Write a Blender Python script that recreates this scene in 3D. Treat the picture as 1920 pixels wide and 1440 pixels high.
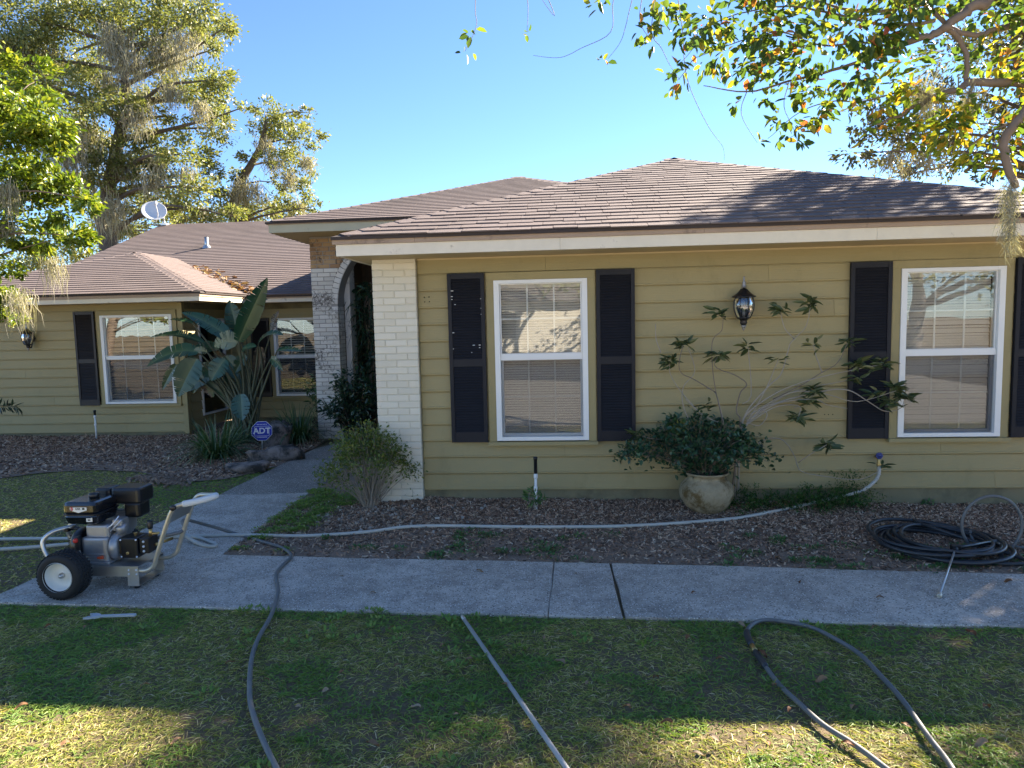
import bpy, math, random
import numpy as np
from mathutils import Vector, Matrix, Euler

for o in list(bpy.data.objects): bpy.data.objects.remove(o)
scene = bpy.context.scene
COL = scene.collection
random.seed(7); RNG = np.random.default_rng(7)
R = math.radians

# ------------------------------------------------------------------ camera
F, YAW, PITCH, ROLL = 1300.0, -0.0793520, 0.0913238, 0.0228722      # focal in px of a 1920 px wide picture
CP = np.array([0.390078, -6.778240, 1.874234])
def cam_axes():
    cy, sy, cp, sp = math.cos(YAW), math.sin(YAW), math.cos(PITCH), math.sin(PITCH)
    fwd = np.array([sy*cp, cy*cp, -sp]); right = np.array([cy, -sy, 0.0]); down = np.cross(fwd, right)
    c, s = math.cos(ROLL), math.sin(ROLL)
    return c*right+s*down, -s*right+c*down, fwd
CR, CD, CF = cam_axes()
def ray(px, py): return CR*((px-960)/F)+CD*((py-720)/F)+CF
def gp(px, py, z=0.0):            # point on the level z
    d = ray(px, py); return CP+d*((z-CP[2])/d[2])
def yp(px, py, y):                # point on the plane y = const
    d = ray(px, py); return CP+d*((y-CP[1])/d[1])
cam = bpy.data.objects.new('camera', bpy.data.cameras.new('camera')); COL.objects.link(cam)
cam.data.sensor_width = 36; cam.data.lens = 36*F/1920; cam.data.clip_start = 0.05; cam.data.clip_end = 3000
Mx = Matrix.Identity(4)
for i in range(3):
    Mx[i][0] = CR[i]; Mx[i][1] = -CD[i]; Mx[i][2] = -CF[i]; Mx[i][3] = CP[i]
cam.matrix_world = Mx
scene.camera = cam

# ------------------------------------------------------------------ sky, sun, exposure
SUN_AZ, SUN_EL = R(46), R(31)      # azimuth from +Y towards +X
world = bpy.data.worlds.new('World'); scene.world = world; world.use_nodes = True
wn = world.node_tree; bg = wn.nodes['Background']
sky = wn.nodes.new('ShaderNodeTexSky'); sky.sky_type = 'NISHITA'; sky.sun_disc = False
sky.sun_elevation = SUN_EL; sky.sun_rotation = SUN_AZ; sky.air_density = 0.75; sky.dust_density = 0.0; sky.ozone_density = 5.5
wn.links.new(sky.outputs[0], bg.inputs[0]); bg.inputs[1].default_value = 0.052
sun = bpy.data.objects.new('sun', bpy.data.lights.new('sun', 'SUN')); COL.objects.link(sun)
sun.data.energy = 5.0; sun.data.angle = R(0.53); sun.data.color = (1.0, 0.88, 0.72)
sd = Vector((math.sin(SUN_AZ)*math.cos(SUN_EL), math.cos(SUN_AZ)*math.cos(SUN_EL), math.sin(SUN_EL)))
sun.rotation_euler = sd.to_track_quat('Z', 'Y').to_euler(); sun.location = (20, 20, 20)
scene.render.engine = 'CYCLES'
scene.view_settings.view_transform = 'Standard'; scene.view_settings.look = 'None'
scene.view_settings.exposure = 2.6; scene.view_settings.gamma = 1.0
try: scene.view_settings.use_curve_mapping = False
except Exception: pass

# ------------------------------------------------------------------ materials
MATS = {}
def _nt(name):
    m = bpy.data.materials.new(name); m.use_nodes = True
    n = m.node_tree; n.nodes.clear()
    return m, n
def N(nt, t, **kw):
    n = nt.nodes.new(t)
    for k, v in kw.items(): setattr(n, k, v)
    return n
def ramp(nt, fac, stops):
    r = N(nt, 'ShaderNodeValToRGB'); e = r.color_ramp.elements
    while len(e) < len(stops): e.new(0.5)
    for el, (p, c) in zip(e, stops): el.position = p; el.color = (*c, 1) if len(c) == 3 else c
    nt.links.new(fac, r.inputs[0]); return r.outputs[0]
def mix(nt, fac, a, b, mode='MIX'):
    m = N(nt, 'ShaderNodeMix', data_type='RGBA', blend_type=mode)
    for s, v in ((0, fac), (6, a), (7, b)):
        if isinstance(v, (int, float)): m.inputs[s].default_value = v
        elif isinstance(v, tuple): m.inputs[s].default_value = (*v, 1)
        else: nt.links.new(v, m.inputs[s])
    return m.outputs[2]
def noise(nt, scale, detail=4, rough=0.55, stretch=None, coord='Object', dist=0.0):
    tc = N(nt, 'ShaderNodeTexCoord'); out = tc.outputs[coord]
    if coord == 'World':
        pass
    if stretch:
        mp = N(nt, 'ShaderNodeMapping'); mp.inputs['Scale'].default_value = stretch
        nt.links.new(out, mp.inputs[0]); out = mp.outputs[0]
    t = N(nt, 'ShaderNodeTexNoise'); t.inputs['Scale'].default_value = scale; t.inputs['Detail'].default_value = detail
    t.inputs['Roughness'].default_value = rough; t.inputs['Distortion'].default_value = dist
    nt.links.new(out, t.inputs['Vector']); return t.outputs[0]
def wnoise(nt, scale, detail=4, rough=0.55, stretch=None, dist=0.0):
    g = N(nt, 'ShaderNodeNewGeometry'); out = g.outputs['Position']
    if stretch:
        mp = N(nt, 'ShaderNodeMapping'); mp.inputs['Scale'].default_value = stretch
        nt.links.new(out, mp.inputs[0]); out = mp.outputs[0]
    t = N(nt, 'ShaderNodeTexNoise'); t.inputs['Scale'].default_value = scale; t.inputs['Detail'].default_value = detail
    t.inputs['Roughness'].default_value = rough; t.inputs['Distortion'].default_value = dist
    nt.links.new(out, t.inputs['Vector']); return t.outputs[0]
def rnd(nt):
    "a random value for every piece: the object's and the island's together"
    a = N(nt, 'ShaderNodeObjectInfo').outputs['Random']; b = N(nt, 'ShaderNodeNewGeometry').outputs['Random Per Island']
    m = N(nt, 'ShaderNodeMath', operation='ADD'); nt.links.new(a, m.inputs[0]); nt.links.new(b, m.inputs[1])
    f = N(nt, 'ShaderNodeMath', operation='FRACT'); nt.links.new(m.outputs[0], f.inputs[0]); return f.outputs[0]
def finish(nt, col, rough=0.7, metal=0.0, bump=None, bstr=0.3, bdist=0.01, spec=0.5, sub=None, coat=0):
    p = N(nt, 'ShaderNodeBsdfPrincipled'); o = N(nt, 'ShaderNodeOutputMaterial')
    if isinstance(col, tuple): p.inputs['Base Color'].default_value = (*col, 1)
    else: nt.links.new(col, p.inputs['Base Color'])
    if isinstance(rough, (int, float)): p.inputs['Roughness'].default_value = rough
    else: nt.links.new(rough, p.inputs['Roughness'])
    p.inputs['Metallic'].default_value = metal; p.inputs['Specular IOR Level'].default_value = spec
    if coat: p.inputs['Coat Weight'].default_value = coat; p.inputs['Coat Roughness'].default_value = 0.15
    if bump is not None:
        b = N(nt, 'ShaderNodeBump'); b.inputs['Strength'].default_value = bstr; b.inputs['Distance'].default_value = bdist
        nt.links.new(bump, b.inputs['Height']); nt.links.new(b.outputs[0], p.inputs['Normal'])
    nt.links.new(p.outputs[0], o.inputs[0]); return p
def plain(name, col, rough=0.6, metal=0.0, var=0.12, scale=6.0, bstr=0.1, spec=0.5, coat=0, dirt=None):
    m, nt = _nt(name)
    n = wnoise(nt, scale, 5, 0.6)
    c = mix(nt, n, tuple(v*(1-var) for v in col), tuple(min(1, v*(1+var)) for v in col))
    if dirt:
        d = ramp(nt, wnoise(nt, dirt[1], 6, 0.7), [(dirt[2], (0, 0, 0)), (dirt[3], (1, 1, 1))])
        c = mix(nt, d, c, dirt[0])
    finish(nt, c, rough, metal, n, bstr, 0.004, spec, coat=coat); MATS[name] = m
    return m
def leafmat(name, stops, rough=0.45, trans=0.35, spec=0.4, tcol=1.35):
    m, nt = _nt(name)
    c = ramp(nt, rnd(nt), stops)
    p = N(nt, 'ShaderNodeBsdfPrincipled'); nt.links.new(c, p.inputs['Base Color'])
    p.inputs['Roughness'].default_value = rough; p.inputs['Specular IOR Level'].default_value = spec
    t = N(nt, 'ShaderNodeBsdfTranslucent'); tc = mix(nt, 1.0, c, (tcol, tcol*0.98, 0.45*tcol), 'MULTIPLY'); nt.links.new(tc, t.inputs[0])
    mx = N(nt, 'ShaderNodeMixShader'); mx.inputs[0].default_value = trans
    nt.links.new(p.outputs[0], mx.inputs[1]); nt.links.new(t.outputs[0], mx.inputs[2])
    o = N(nt, 'ShaderNodeOutputMaterial'); nt.links.new(mx.outputs[0], o.inputs[0]); MATS[name] = m
    return m

def m_siding(name, base):
    m, nt = _nt(name)
    g = wnoise(nt, 14, 6, 0.65, (0.35, 1, 5.5), 1.2)          # embossed wood grain, long in x
    big = wnoise(nt, 1.3, 4, 0.6)
    c = mix(nt, big, tuple(v*0.86 for v in base), tuple(v*1.1 for v in base))
    r = rnd(nt); c = mix(nt, 0.14, c, ramp(nt, r, [(0, tuple(v*0.75 for v in base)), (1, tuple(v*1.25 for v in base))]))
    d = ramp(nt, wnoise(nt, 3.2, 7, 0.75, (1, 1, 0.5)), [(0.56, (0, 0, 0)), (0.8, (0.5, 0.5, 0.5))])
    c = mix(nt, d, c, (base[0]*0.55, base[1]*0.6, base[2]*0.55))
    finish(nt, c, 0.62, 0, g, 0.5, 0.006, 0.35); MATS[name] = m
m_siding('siding', (0.362, 0.298, 0.146))
m_siding('trim_olive', (0.345, 0.285, 0.138))
plain('foundation', (0.21, 0.185, 0.105), 0.85, var=0.2, scale=4, bstr=0.2, dirt=((0.10, 0.09, 0.055), 3.0, 0.5, 0.75))
plain('soffit', (0.50, 0.40, 0.23), 0.7, var=0.06, scale=3)
plain('white_vinyl', (0.78, 0.78, 0.76), 0.35, var=0.03, scale=5, bstr=0.02)
plain('aged_white', (0.72, 0.65, 0.52), 0.65, var=0.12, scale=7, bstr=0.15, dirt=((0.17, 0.12, 0.08), 5.0, 0.62, 0.78))
plain('brown_fascia', (0.36, 0.255, 0.175), 0.65, var=0.18, scale=6, bstr=0.15, dirt=((0.09, 0.06, 0.045), 4.0, 0.6, 0.78))
plain('tan_fascia', (0.45, 0.41, 0.28), 0.6, var=0.1, scale=5, bstr=0.1, dirt=((0.22, 0.19, 0.13), 4.0, 0.6, 0.8))
plain('shutter_paint', (0.017, 0.0175, 0.0225), 0.55, var=0.2, scale=12, bstr=0.1, spec=0.25)
plain('shutter_brown', (0.020, 0.016, 0.014), 0.5, var=0.25, scale=12, bstr=0.1)
plain('screen_frame', (0.30, 0.30, 0.31), 0.4, 0.3)
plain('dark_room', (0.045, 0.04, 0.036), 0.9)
plain('blind', (0.74, 0.68, 0.61), 0.5, var=0.05)
plain('blind_wood', (0.74, 0.57, 0.42), 0.5, var=0.08)
plain('bare_paint', (0.75, 0.75, 0.74), 0.7)
plain('holes', (0.03, 0.026, 0.02), 0.9)
def m_brick(name, a, b, stain, lo, hi, sc=26):
    m, nt = _nt(name)
    c = mix(nt, rnd(nt), a, b)
    n1 = wnoise(nt, sc, 8, 0.78); k = wnoise(nt, 2.3, 3, 0.5)
    mm = N(nt, 'ShaderNodeMath', operation='MULTIPLY'); nt.links.new(n1, mm.inputs[0]); nt.links.new(k, mm.inputs[1])
    d = ramp(nt, mm.outputs[0], [(lo, (0, 0, 0)), (hi, (1, 1, 1))])
    c = mix(nt, d, c, stain)
    finish(nt, c, 0.85, 0, wnoise(nt, 60, 5, 0.7), 0.45, 0.004, 0.25); MATS[name] = m
m_brick('cream_brick', (0.66, 0.61, 0.49), (0.72, 0.67, 0.55), (0.45, 0.40, 0.30), 0.36, 0.6)
m_brick('wash_brick', (0.52, 0.47, 0.40), (0.66, 0.61, 0.54), (0.085, 0.07, 0.06), 0.285, 0.36)
m_brick('tan_bounce_brick', (0.30, 0.17, 0.085), (0.44, 0.29, 0.15), (0.09, 0.055, 0.035), 0.27, 0.36)  # top pier courses: unpainted tan brick with warm bounce light put into the colour
plain('cream_mortar', (0.60, 0.56, 0.45), 0.9, var=0.1, bstr=0.3, scale=30)
plain('grey_mortar', (0.26, 0.235, 0.21), 0.9, var=0.2, bstr=0.3, scale=30)
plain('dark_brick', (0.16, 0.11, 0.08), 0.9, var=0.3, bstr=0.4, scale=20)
def m_shingle():
    m, nt = _nt('shingle')
    c = ramp(nt, rnd(nt), [(0, (0.145, 0.112, 0.106)), (0.35, (0.162, 0.126, 0.118)), (0.7, (0.176, 0.138, 0.130)), (1, (0.152, 0.122, 0.118))])
    gr = wnoise(nt, 220, 3, 0.8); st = wnoise(nt, 1.1, 5, 0.65)
    c = mix(nt, 0.35, c, ramp(nt, gr, [(0.3, (0.04, 0.031, 0.029)), (0.7, (0.27, 0.22, 0.205))]))
    c = mix(nt, ramp(nt, st, [(0.5, (0, 0, 0)), (0.75, (0.6, 0.6, 0.6))]), c, (0.10, 0.080, 0.074))
    finish(nt, c, 0.92, 0, gr, 0.5, 0.003, 0.25); MATS['shingle'] = m
m_shingle()
plain('roof_deck', (0.055, 0.042, 0.037), 0.95)
def m_concrete(name='concrete', k=1.0):
    m, nt = _nt(name)
    c = ramp(nt, wnoise(nt, 1.5, 6, 0.65, None, 0.4), [(0.3, (0.33*k, 0.285*k, 0.235*k)), (0.55, (0.52*k, 0.455*k, 0.38*k)), (0.75, (0.62*k, 0.55*k, 0.46*k))])
    s = ramp(nt, wnoise(nt, 7, 9, 0.8, (1, 1, 1), 0.7), [(0.42, (0, 0, 0)), (0.62, (1, 1, 1))])
    c = mix(nt, mix(nt, 0.55, (0, 0, 0), s), c, (0.18, 0.158, 0.134))
    v = N(nt, 'ShaderNodeTexVoronoi'); v.inputs['Scale'].default_value = 64
    g = N(nt, 'ShaderNodeNewGeometry'); nt.links.new(g.outputs['Position'], v.inputs['Vector'])
    sel = N(nt, 'ShaderNodeMath', operation='LESS_THAN'); nt.links.new(v.outputs['Distance'], sel.inputs[0]); sel.inputs[1].default_value = 0.27
    hs = N(nt, 'ShaderNodeSeparateColor'); nt.links.new(v.outputs['Color'], hs.inputs[0])
    s2 = N(nt, 'ShaderNodeMath', operation='GREATER_THAN'); nt.links.new(hs.outputs[0], s2.inputs[0]); s2.inputs[1].default_value = 0.45
    mm = N(nt, 'ShaderNodeMath', operation='MULTIPLY'); nt.links.new(sel.outputs[0], mm.inputs[0]); nt.links.new(s2.outputs[0], mm.inputs[1])
    c = mix(nt, mm.outputs[0], c, (0.74, 0.70, 0.63))
    v2 = N(nt, 'ShaderNodeTexVoronoi'); v2.inputs['Scale'].default_value = 47; nt.links.new(g.outputs['Position'], v2.inputs['Vector'])
    l2 = N(nt, 'ShaderNodeMath', operation='LESS_THAN'); nt.links.new(v2.outputs['Distance'], l2.inputs[0]); l2.inputs[1].default_value = 0.25
    c = mix(nt, l2.outputs[0], c, (0.16*k, 0.14*k, 0.12*k))
    moss = ramp(nt, wnoise(nt, 0.9, 5, 0.7), [(0.58, (0, 0, 0)), (0.8, (0.55, 0.55, 0.55))])
    c = mix(nt, moss, c, (0.10, 0.095, 0.055))
    finish(nt, c, 0.85, 0, wnoise(nt, 90, 5, 0.75), 0.55, 0.006, 0.3); MATS[name] = m
m_concrete(); m_concrete('damp_concrete', 0.55)
plain('joint', (0.03, 0.026, 0.022), 0.95)
def m_soil(name, a, b, cc):
    m, nt = _nt(name)
    n = wnoise(nt, 9, 7, 0.75); n2 = wnoise(nt, 60, 5, 0.8)
    c = ramp(nt, n, [(0.3, a), (0.55, b), (0.75, cc)])
    c = mix(nt, 0.4, c, ramp(nt, n2, [(0.35, tuple(v*0.4 for v in a)), (0.7, tuple(v*1.6 for v in cc))]))
    finish(nt, c, 0.95, 0, n2, 0.9, 0.02, 0.15); MATS[name] = m
m_soil('thatch', (0.15, 0.112, 0.068), (0.20, 0.160, 0.090), (0.20, 0.148, 0.100))
m_soil('soil', (0.15, 0.102, 0.072), (0.29, 0.205, 0.148), (0.40, 0.30, 0.222))
def m_ramp(name, stops, rough=0.8, spec=0.3, metal=0):
    m, nt = _nt(name); finish(nt, ramp(nt, rnd(nt), stops), rough, metal, spec=spec); MATS[name] = m
m_ramp('chips', [(0, (0.07, 0.042, 0.028)), (0.34, (0.20, 0.12, 0.078)), (0.58, (0.34, 0.21, 0.135)), (0.78, (0.48, 0.32, 0.21)), (0.95, (0.58, 0.44, 0.31)), (1, (0.72, 0.60, 0.46))])
m_ramp('pebbles', [(0, (0.10, 0.07, 0.05)), (0.6, (0.22, 0.17, 0.13)), (1, (0.42, 0.37, 0.31))])
leafmat('grass', [(0, (0.18, 0.24, 0.045)), (0.4, (0.30, 0.34, 0.080)), (0.68, (0.43, 0.41, 0.12)), (0.86, (0.54, 0.45, 0.21)), (1, (0.66, 0.56, 0.36))], 0.6, 0.3, 0.3)
leafmat('grass_green', [(0, (0.12, 0.23, 0.045)), (0.6, (0.20, 0.30, 0.065)), (1, (0.30, 0.35, 0.10))], 0.55, 0.3, 0.3)
leafmat('weed_leaf', [(0, (0.045, 0.12, 0.035)), (0.6, (0.085, 0.19, 0.055)), (1, (0.15, 0.23, 0.085))], 0.5, 0.25, 0.4)
leafmat('fallen', [(0, (0.14, 0.055, 0.022)), (0.35, (0.22, 0.10, 0.045)), (0.7, (0.29, 0.18, 0.10)), (1, (0.36, 0.28, 0.19))], 0.7, 0.15, 0.3)
leafmat('oak_leaf', [(0, (0.10, 0.13, 0.042)), (0.5, (0.165, 0.19, 0.066)), (0.8, (0.23, 0.24, 0.09)), (1, (0.31, 0.295, 0.15))], 0.45, 0.36, 0.45, 1.5)
leafmat('bright_leaf', [(0, (0.070, 0.120, 0.012)), (0.5, (0.135, 0.195, 0.018)), (0.85, (0.22, 0.26, 0.028)), (1, (0.32, 0.32, 0.05))], 0.3, 0.3, 0.6, 1.6)
leafmat('myrtle_leaf', [(0, (0.040, 0.080, 0.022)), (0.55, (0.075, 0.125, 0.026)), (0.78, (0.14, 0.18, 0.03)), (0.92, (0.28, 0.25, 0.035)), (0.95, (0.42, 0.20, 0.04)), (1, (0.36, 0.09, 0.04))], 0.45, 0.45, 0.4, 1.7)
leafmat('back_leaf', [(0, (0.060, 0.070, 0.036)), (0.6, (0.105, 0.115, 0.055)), (1, (0.19, 0.18, 0.09))], 0.5, 0.25, 0.4)
leafmat('box_leaf', [(0, (0.065, 0.115, 0.022)), (0.6, (0.125, 0.17, 0.035)), (1, (0.22, 0.23, 0.055))], 0.4, 0.3, 0.5)
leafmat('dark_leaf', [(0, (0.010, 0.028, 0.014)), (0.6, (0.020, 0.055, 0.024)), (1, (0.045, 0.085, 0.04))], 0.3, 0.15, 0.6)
leafmat('pot_leaf', [(0, (0.014, 0.045, 0.020)), (0.6, (0.028, 0.080, 0.036)), (1, (0.055, 0.12, 0.05))], 0.35, 0.18, 0.5)
leafmat('whorl_leaf', [(0, (0.045, 0.075, 0.030)), (0.6, (0.085, 0.115, 0.045)), (1, (0.19, 0.19, 0.08))], 0.4, 0.2, 0.5)
leafmat('strap_leaf', [(0, (0.035, 0.080, 0.028)), (0.5, (0.065, 0.125, 0.042)), (0.85, (0.12, 0.175, 0.07)), (1, (0.33, 0.29, 0.18))], 0.35, 0.2, 0.6)
leafmat('fern_leaf', [(0, (0.018, 0.060, 0.012)), (0.6, (0.035, 0.100, 0.018)), (1, (0.08, 0.15, 0.03))], 0.5, 0.3, 0.3)
leafmat('moss', [(0, (0.24, 0.23, 0.18)), (0.6, (0.38, 0.36, 0.28)), (1, (0.50, 0.46, 0.36))], 0.9, 0.3, 0.1, 1.05)
def m_paddle(name, a, b, rib):
    m, nt = _nt(name)
    c = mix(nt, wnoise(nt, 5, 4, 0.6), a, b)
    at = N(nt, 'ShaderNodeAttribute', attribute_name='rib'); c = mix(nt, at.outputs['Fac'], c, rib)
    p = finish(nt, c, 0.3, 0, spec=0.6); MATS[name] = m
m_paddle('paddle', (0.012, 0.050, 0.024), (0.024, 0.078, 0.034), (0.085, 0.13, 0.055))
m_paddle('paddle_yellow', (0.19, 0.20, 0.075), (0.33, 0.32, 0.18), (0.30, 0.29, 0.14))
m_paddle('paddle_dead', (0.05, 0.035, 0.022), (0.10, 0.07, 0.04), (0.10, 0.07, 0.04))
plain('stalk', (0.085, 0.085, 0.04), 0.6, var=0.3, scale=10, bstr=0.2)
plain('twig', (0.19, 0.15, 0.115), 0.8, var=0.3, scale=14, bstr=0.3)
plain('pale_twig', (0.33, 0.285, 0.225), 0.75, var=0.25, scale=14, bstr=0.3)
plain('bark', (0.115, 0.092, 0.074), 0.9, var=0.35, scale=9, bstr=0.8)
plain('smooth_bark', (0.19, 0.14, 0.105), 0.75, var=0.3, scale=7, bstr=0.25)
plain('hose_pale', (0.46, 0.44, 0.385), 0.5, var=0.12, scale=8, dirt=((0.2, 0.18, 0.14), 9.0, 0.6, 0.8))
plain('hose_grey', (0.135, 0.135, 0.13), 0.5, var=0.2, scale=10, dirt=((0.24, 0.22, 0.18), 14.0, 0.55, 0.8))
plain('hose_black', (0.030, 0.032, 0.036), 0.38, var=0.2, scale=10)
plain('rubber', (0.014, 0.014, 0.015), 0.75, var=0.3, scale=20, bstr=0.3)
plain('pole_grey', (0.37, 0.37, 0.36), 0.45, var=0.15, scale=9, dirt=((0.2, 0.19, 0.16), 12.0, 0.6, 0.8))
plain('steel', (0.55, 0.54, 0.52), 0.34, 0.85, var=0.1, scale=20, bstr=0.05)
plain('chrome', (0.72, 0.76, 0.84), 0.32, 0.55, var=0.05)
plain('cast_metal', (0.36, 0.36, 0.37), 0.42, 0.7, var=0.15, scale=18, bstr=0.2)
plain('champagne', (0.56, 0.50, 0.39), 0.36, 0.6, var=0.08)
plain('black_plastic', (0.010, 0.010, 0.012), 0.32, var=0.2)
plain('black_gloss', (0.007, 0.007, 0.009), 0.14, var=0.2, coat=0.6)
plain('white_rim', (0.74, 0.74, 0.70), 0.4, var=0.05)
plain('grip', (0.62, 0.62, 0.60), 0.6, var=0.05)
plain('red_plastic', (0.50, 0.025, 0.018), 0.4)
plain('orange_plastic', (0.60, 0.09, 0.03), 0.4)
plain('brass', (0.55, 0.38, 0.15), 0.35, 0.9)
plain('sticker', (0.76, 0.74, 0.68), 0.5, var=0.04)
plain('ink', (0.02, 0.02, 0.022), 0.6)
plain('sign_blue', (0.012, 0.030, 0.42), 0.4, var=0.06)
plain('sign_white', (0.75, 0.77, 0.80), 0.45, var=0.03)
plain('tap_blue', (0.03, 0.05, 0.22), 0.4)
plain('lantern', (0.020, 0.020, 0.025), 0.38, 0.4, var=0.3, scale=30, bstr=0.15)
plain('silver_worn', (0.30, 0.28, 0.26), 0.4, 0.7, var=0.3, scale=40)
plain('bulb', (0.75, 0.72, 0.62), 0.3)
plain('pvc', (0.74, 0.74, 0.72), 0.45, var=0.05)
plain('dish_white', (0.62, 0.62, 0.62), 0.5, var=0.04)
plain('rock', (0.22, 0.175, 0.15), 0.95, var=0.5, scale=9, bstr=1.0, dirt=((0.035, 0.032, 0.028), 5.0, 0.42, 0.58))
def m_pot():
    m, nt = _nt('pot')
    c = ramp(nt, wnoise(nt, 7, 6, 0.7), [(0.35, (0.30, 0.24, 0.145)), (0.6, (0.42, 0.355, 0.23))])
    d = ramp(nt, wnoise(nt, 3.4, 7, 0.75), [(0.47, (0, 0, 0)), (0.60, (1, 1, 1))])
    c = mix(nt, d, c, (0.13, 0.085, 0.03)); finish(nt, c, 0.8, 0, wnoise(nt, 30, 5, 0.7), 0.4, 0.006, 0.3); MATS['pot'] = m
m_pot()
def m_glass(name, tint, refl, rough=0.0):
    m, nt = _nt(name)
    t = N(nt, 'ShaderNodeBsdfTransparent'); t.inputs[0].default_value = (*tint, 1)
    g = N(nt, 'ShaderNodeBsdfGlossy'); g.inputs['Roughness'].default_value = rough; g.inputs[0].default_value = (0.95, 0.97, 1, 1)
    n = wnoise(nt, 2.2, 2, 0.4); b = N(nt, 'ShaderNodeBump'); b.inputs['Strength'].default_value = 0.025; b.inputs['Distance'].default_value = 0.04
    nt.links.new(n, b.inputs['Height']); nt.links.new(b.outputs[0], g.inputs['Normal'])
    f = N(nt, 'ShaderNodeFresnel'); f.inputs[0].default_value = 1.5
    a = N(nt, 'ShaderNodeMath', operation='MULTIPLY_ADD'); nt.links.new(f.outputs[0], a.inputs[0]); a.inputs[1].default_value = 1.0; a.inputs[2].default_value = refl
    a.use_clamp = True
    mx = N(nt, 'ShaderNodeMixShader'); nt.links.new(a.outputs[0], mx.inputs[0]); nt.links.new(t.outputs[0], mx.inputs[1]); nt.links.new(g.outputs[0], mx.inputs[2])
    o = N(nt, 'ShaderNodeOutputMaterial'); nt.links.new(mx.outputs[0], o.inputs[0]); MATS[name] = m
m_glass('glass', (0.94, 0.95, 0.94), 0.035)
m_glass('lamp_glass', (0.45, 0.45, 0.47), 0.10, 0.08)
def m_screen():
    m, nt = _nt('screen')
    t = N(nt, 'ShaderNodeBsdfTransparent'); d = N(nt, 'ShaderNodeBsdfDiffuse'); d.inputs[0].default_value = (0.12, 0.12, 0.125, 1)
    mx = N(nt, 'ShaderNodeMixShader'); mx.inputs[0].default_value = 0.22
    nt.links.new(t.outputs[0], mx.inputs[1]); nt.links.new(d.outputs[0], mx.inputs[2])
    o = N(nt, 'ShaderNodeOutputMaterial'); nt.links.new(mx.outputs[0], o.inputs[0]); MATS['screen'] = m
m_screen()

# ------------------------------------------------------------------ mesh helpers
WL = {}                                     # world location of every root
def tag(o, label, cat, group=None):
    o['label'] = label; o['category'] = cat
    if group: o['group'] = group
    return o
def thing(name, loc, label, cat, group=None):
    o = bpy.data.objects.new(name, None); COL.objects.link(o); o.location = loc; o.empty_display_size = 0.1
    WL[o.name] = Vector(loc); return tag(o, label, cat, group)
def link(name, me, mat, parent=None, kind=None):
    o = bpy.data.objects.new(name, me); COL.objects.link(o)
    if mat and not me.materials: me.materials.append(MATS[mat])
    if parent is not None:
        o.parent = parent; o.matrix_parent_inverse = Matrix.Translation(-WL.get(parent.name, Vector()))
    if kind: o['kind'] = kind
    return o
def catmull(P, n=8):
    P = [Vector(p) for p in P]; out = []
    for i in range(len(P)-1):
        a, b, c, d = P[max(i-1, 0)], P[i], P[i+1], P[min(i+2, len(P)-1)]
        for k in range(n):
            t = k/n
            out.append(0.5*((2*b)+(c-a)*t+(2*a-5*b+4*c-d)*t*t+(3*b-a-3*c+d)*t**3))
    out.append(P[-1]); return out
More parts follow.
